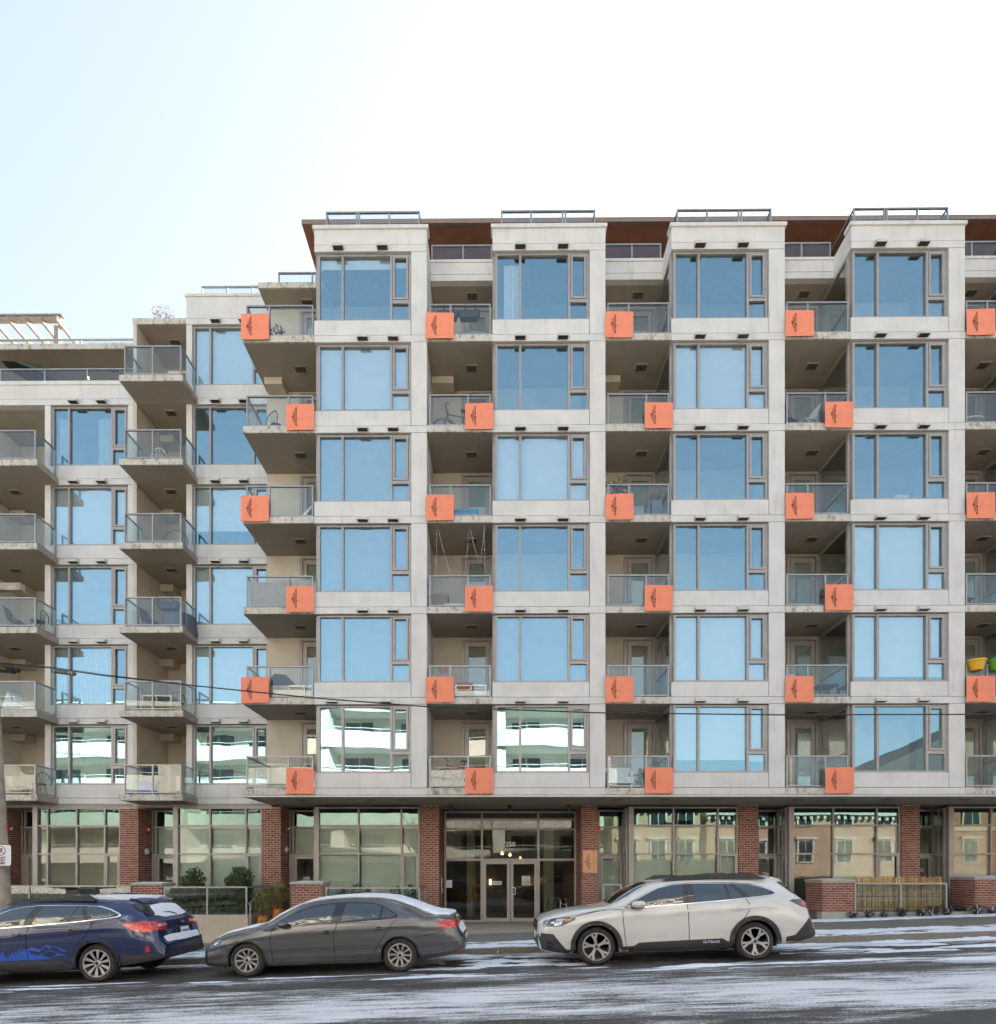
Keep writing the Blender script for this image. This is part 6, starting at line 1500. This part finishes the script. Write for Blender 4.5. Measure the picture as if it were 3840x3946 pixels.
# ---------------------------------------------------------------- pole, sign, overhead cable
M['polewood'] = mat('grey_pole_wood', (.40, .33, .26), .9, 0, .25, 3, .5, bscale=25)
t = thing('utility_pole', 'weathered wooden utility pole at the left edge behind the blue wagon', 'utility pole', (-10.69, -5.75, -2.1))
MB().tube([(0, 0, 0), (-.225, 0, 4.5), (-.48, 0, 9.5)], [.20, .165, .12], 16).build('shaft', M['polewood'], t, smooth=50)
MB().box(-1.3, .4, -.07, .07, 8.2, 8.35).build('crossarm', M['polewood'], t)
M['signwhite'] = mat('sign_face_white', (.78, .79, .82), .4, 0, .03); M['signred'] = mat('sign_red', (.50, .03, .04), .4, 0, 0)
s = thing('parking_sign', 'white no-parking sign with red slashed circle on the utility pole', 'sign', (-10.57, -6.0, .37))
MB().prism([(-.19, -.22), (.19, -.22), (.215, -.195), (.215, .195), (.19, .22), (-.19, .22), (-.215, .195), (-.215, -.195)], 1, 0, .006).build('plate', M['signwhite'], s)
mb = MB()
for i in range(28):
    a0, a1 = 2*math.pi*i/28, 2*math.pi*(i+1)/28
    mb.quad(*[(r*math.cos(a), -.002, .095+r*math.sin(a)) for r, a in ((.105, a0), (.105, a1), (.085, a1), (.085, a0))])
mb.quad((-.072, -.0025, .155), (-.060, -.0025, .167), (.072, -.0025, .035), (.060, -.0025, .023)); mb.build('prohibition_ring', M['signred'], s)
lettering('P', .15, M['black'], s, (0, -.0005, .095)); 
for i, q in enumerate(('EXCEPT', 'WITH', 'PERMIT')): lettering(q, .062, M['black'], s, (0, -.001, -.055-.058*i))
t = thing('overhead_cable', 'black overhead cable sagging across the lower floors', 'cable')
cp = [(-26, -5.4, 6.2), (-17, -5.4, 5.35), (-11.061, -5.4, 4.649), (-9.903, -5.4, 4.543), (-8.729, -5.4, 4.373), (-6.4, -5.4, 4.11), (-4.076, -5.4, 3.869), (-1.548, -5.4, 3.669), (2.174, -5.4, 3.53), (6.166, -5.4, 3.477), (10.935, -5.4, 3.48), (20, -5.4, 3.75), (40, -5.4, 5)]
MB().tube(cp, .014, 6).build('cable', M['black'], t)
MB().tube([(q[0], q[1]-.01, q[2]+.03-.03*min(1, abs(q[0]+9.5)/3)) for q in cp[1:6]], .006, 5).build('messenger_wire', M['black'], t)
t = thing('splice_case', 'grey ribbed splice case clamped on the overhead cable', 'splice case', (-9.62, -5.42, 4.46)); t.rotation_euler = (0, R(7.6), 0)
MB().lathe([(0, -.27), (.03, -.27), (.045, -.24), (.045, .24), (.03, .27), (0, .27)], 12, (0, 0, -.02), 0).build('case', MC('grey_plastic_case', (.10, .095, .09), .5), t, smooth=40)
for q in (-.2, .2, .14): MB().lathe([(.045, -.012), (.052, -.012), (.052, .012), (.045, .012)], 12, (q, 0, -.02), 0).build('clamp', M['rail'], t)
t = thing('cable_terminal', 'dark cable terminal box with amber lettering at the left edge', 'terminal box', (-10.95, -5.42, 4.52)); t.rotation_euler = (0, R(6), 0)
MB().prism([(-.36, -.075), (.2, -.075), (.24, -.03), (.24, .05), (-.36, .06)], 1, -.07, .07).build('case', M['black'], t); MB().lathe([(0, .22), (.05, .23), (.055, .33), (0, .34)], 12, (0, 0, 0), 0).build('gland', M['black'], t); MB().tube([(-.3, 0, .06), (-.2, 0, .1), (.2, 0, .1)], .014, 6).build('loop', M['black'], t)
lettering('V-TRAL', .07, MC('amber_print', (.6, .33, .08), .6), t, (-.02, -.072, -.01))

# things seen just inside the windows
storage_box('white box on the sill behind the fourth bay window, third row', 'box', (BX[3]+1.75, .40, bz(4)+.50), .38, .2, .26, M['chairwhite'])
t = thing('chair', 'white chair back behind the top window of the fourth bay', 'chair', (BX[3]+1.75, .55, bz(6)+.35), 'chairs behind windows'); MB().prism([(-.3, 0), (.42, 0), (.40, .38), (.1, .47), (-.3, .46)], 1, -.05, .05).build('backrest', M['chairwhite'], t); MB().box(-.25, .35, .05, .5, -.1, -.02).build('seat', M['chairwhite'], t)
for dx, sd_ in ((.35, 81), (1.45, 82), (2.72, 83)):
    shrub('houseplant behind the top window of the first bay, ' + {81: 'in the left light', 82: 'in the wide middle light', 83: 'in the right light'}[sd_], 'houseplant', (BX[0]+dx, .45, bz(6)+.25), (.16, .12, .2), 120, .05, 'leaf', .2, 'houseplants in the top window', 'houseplant', sd_)
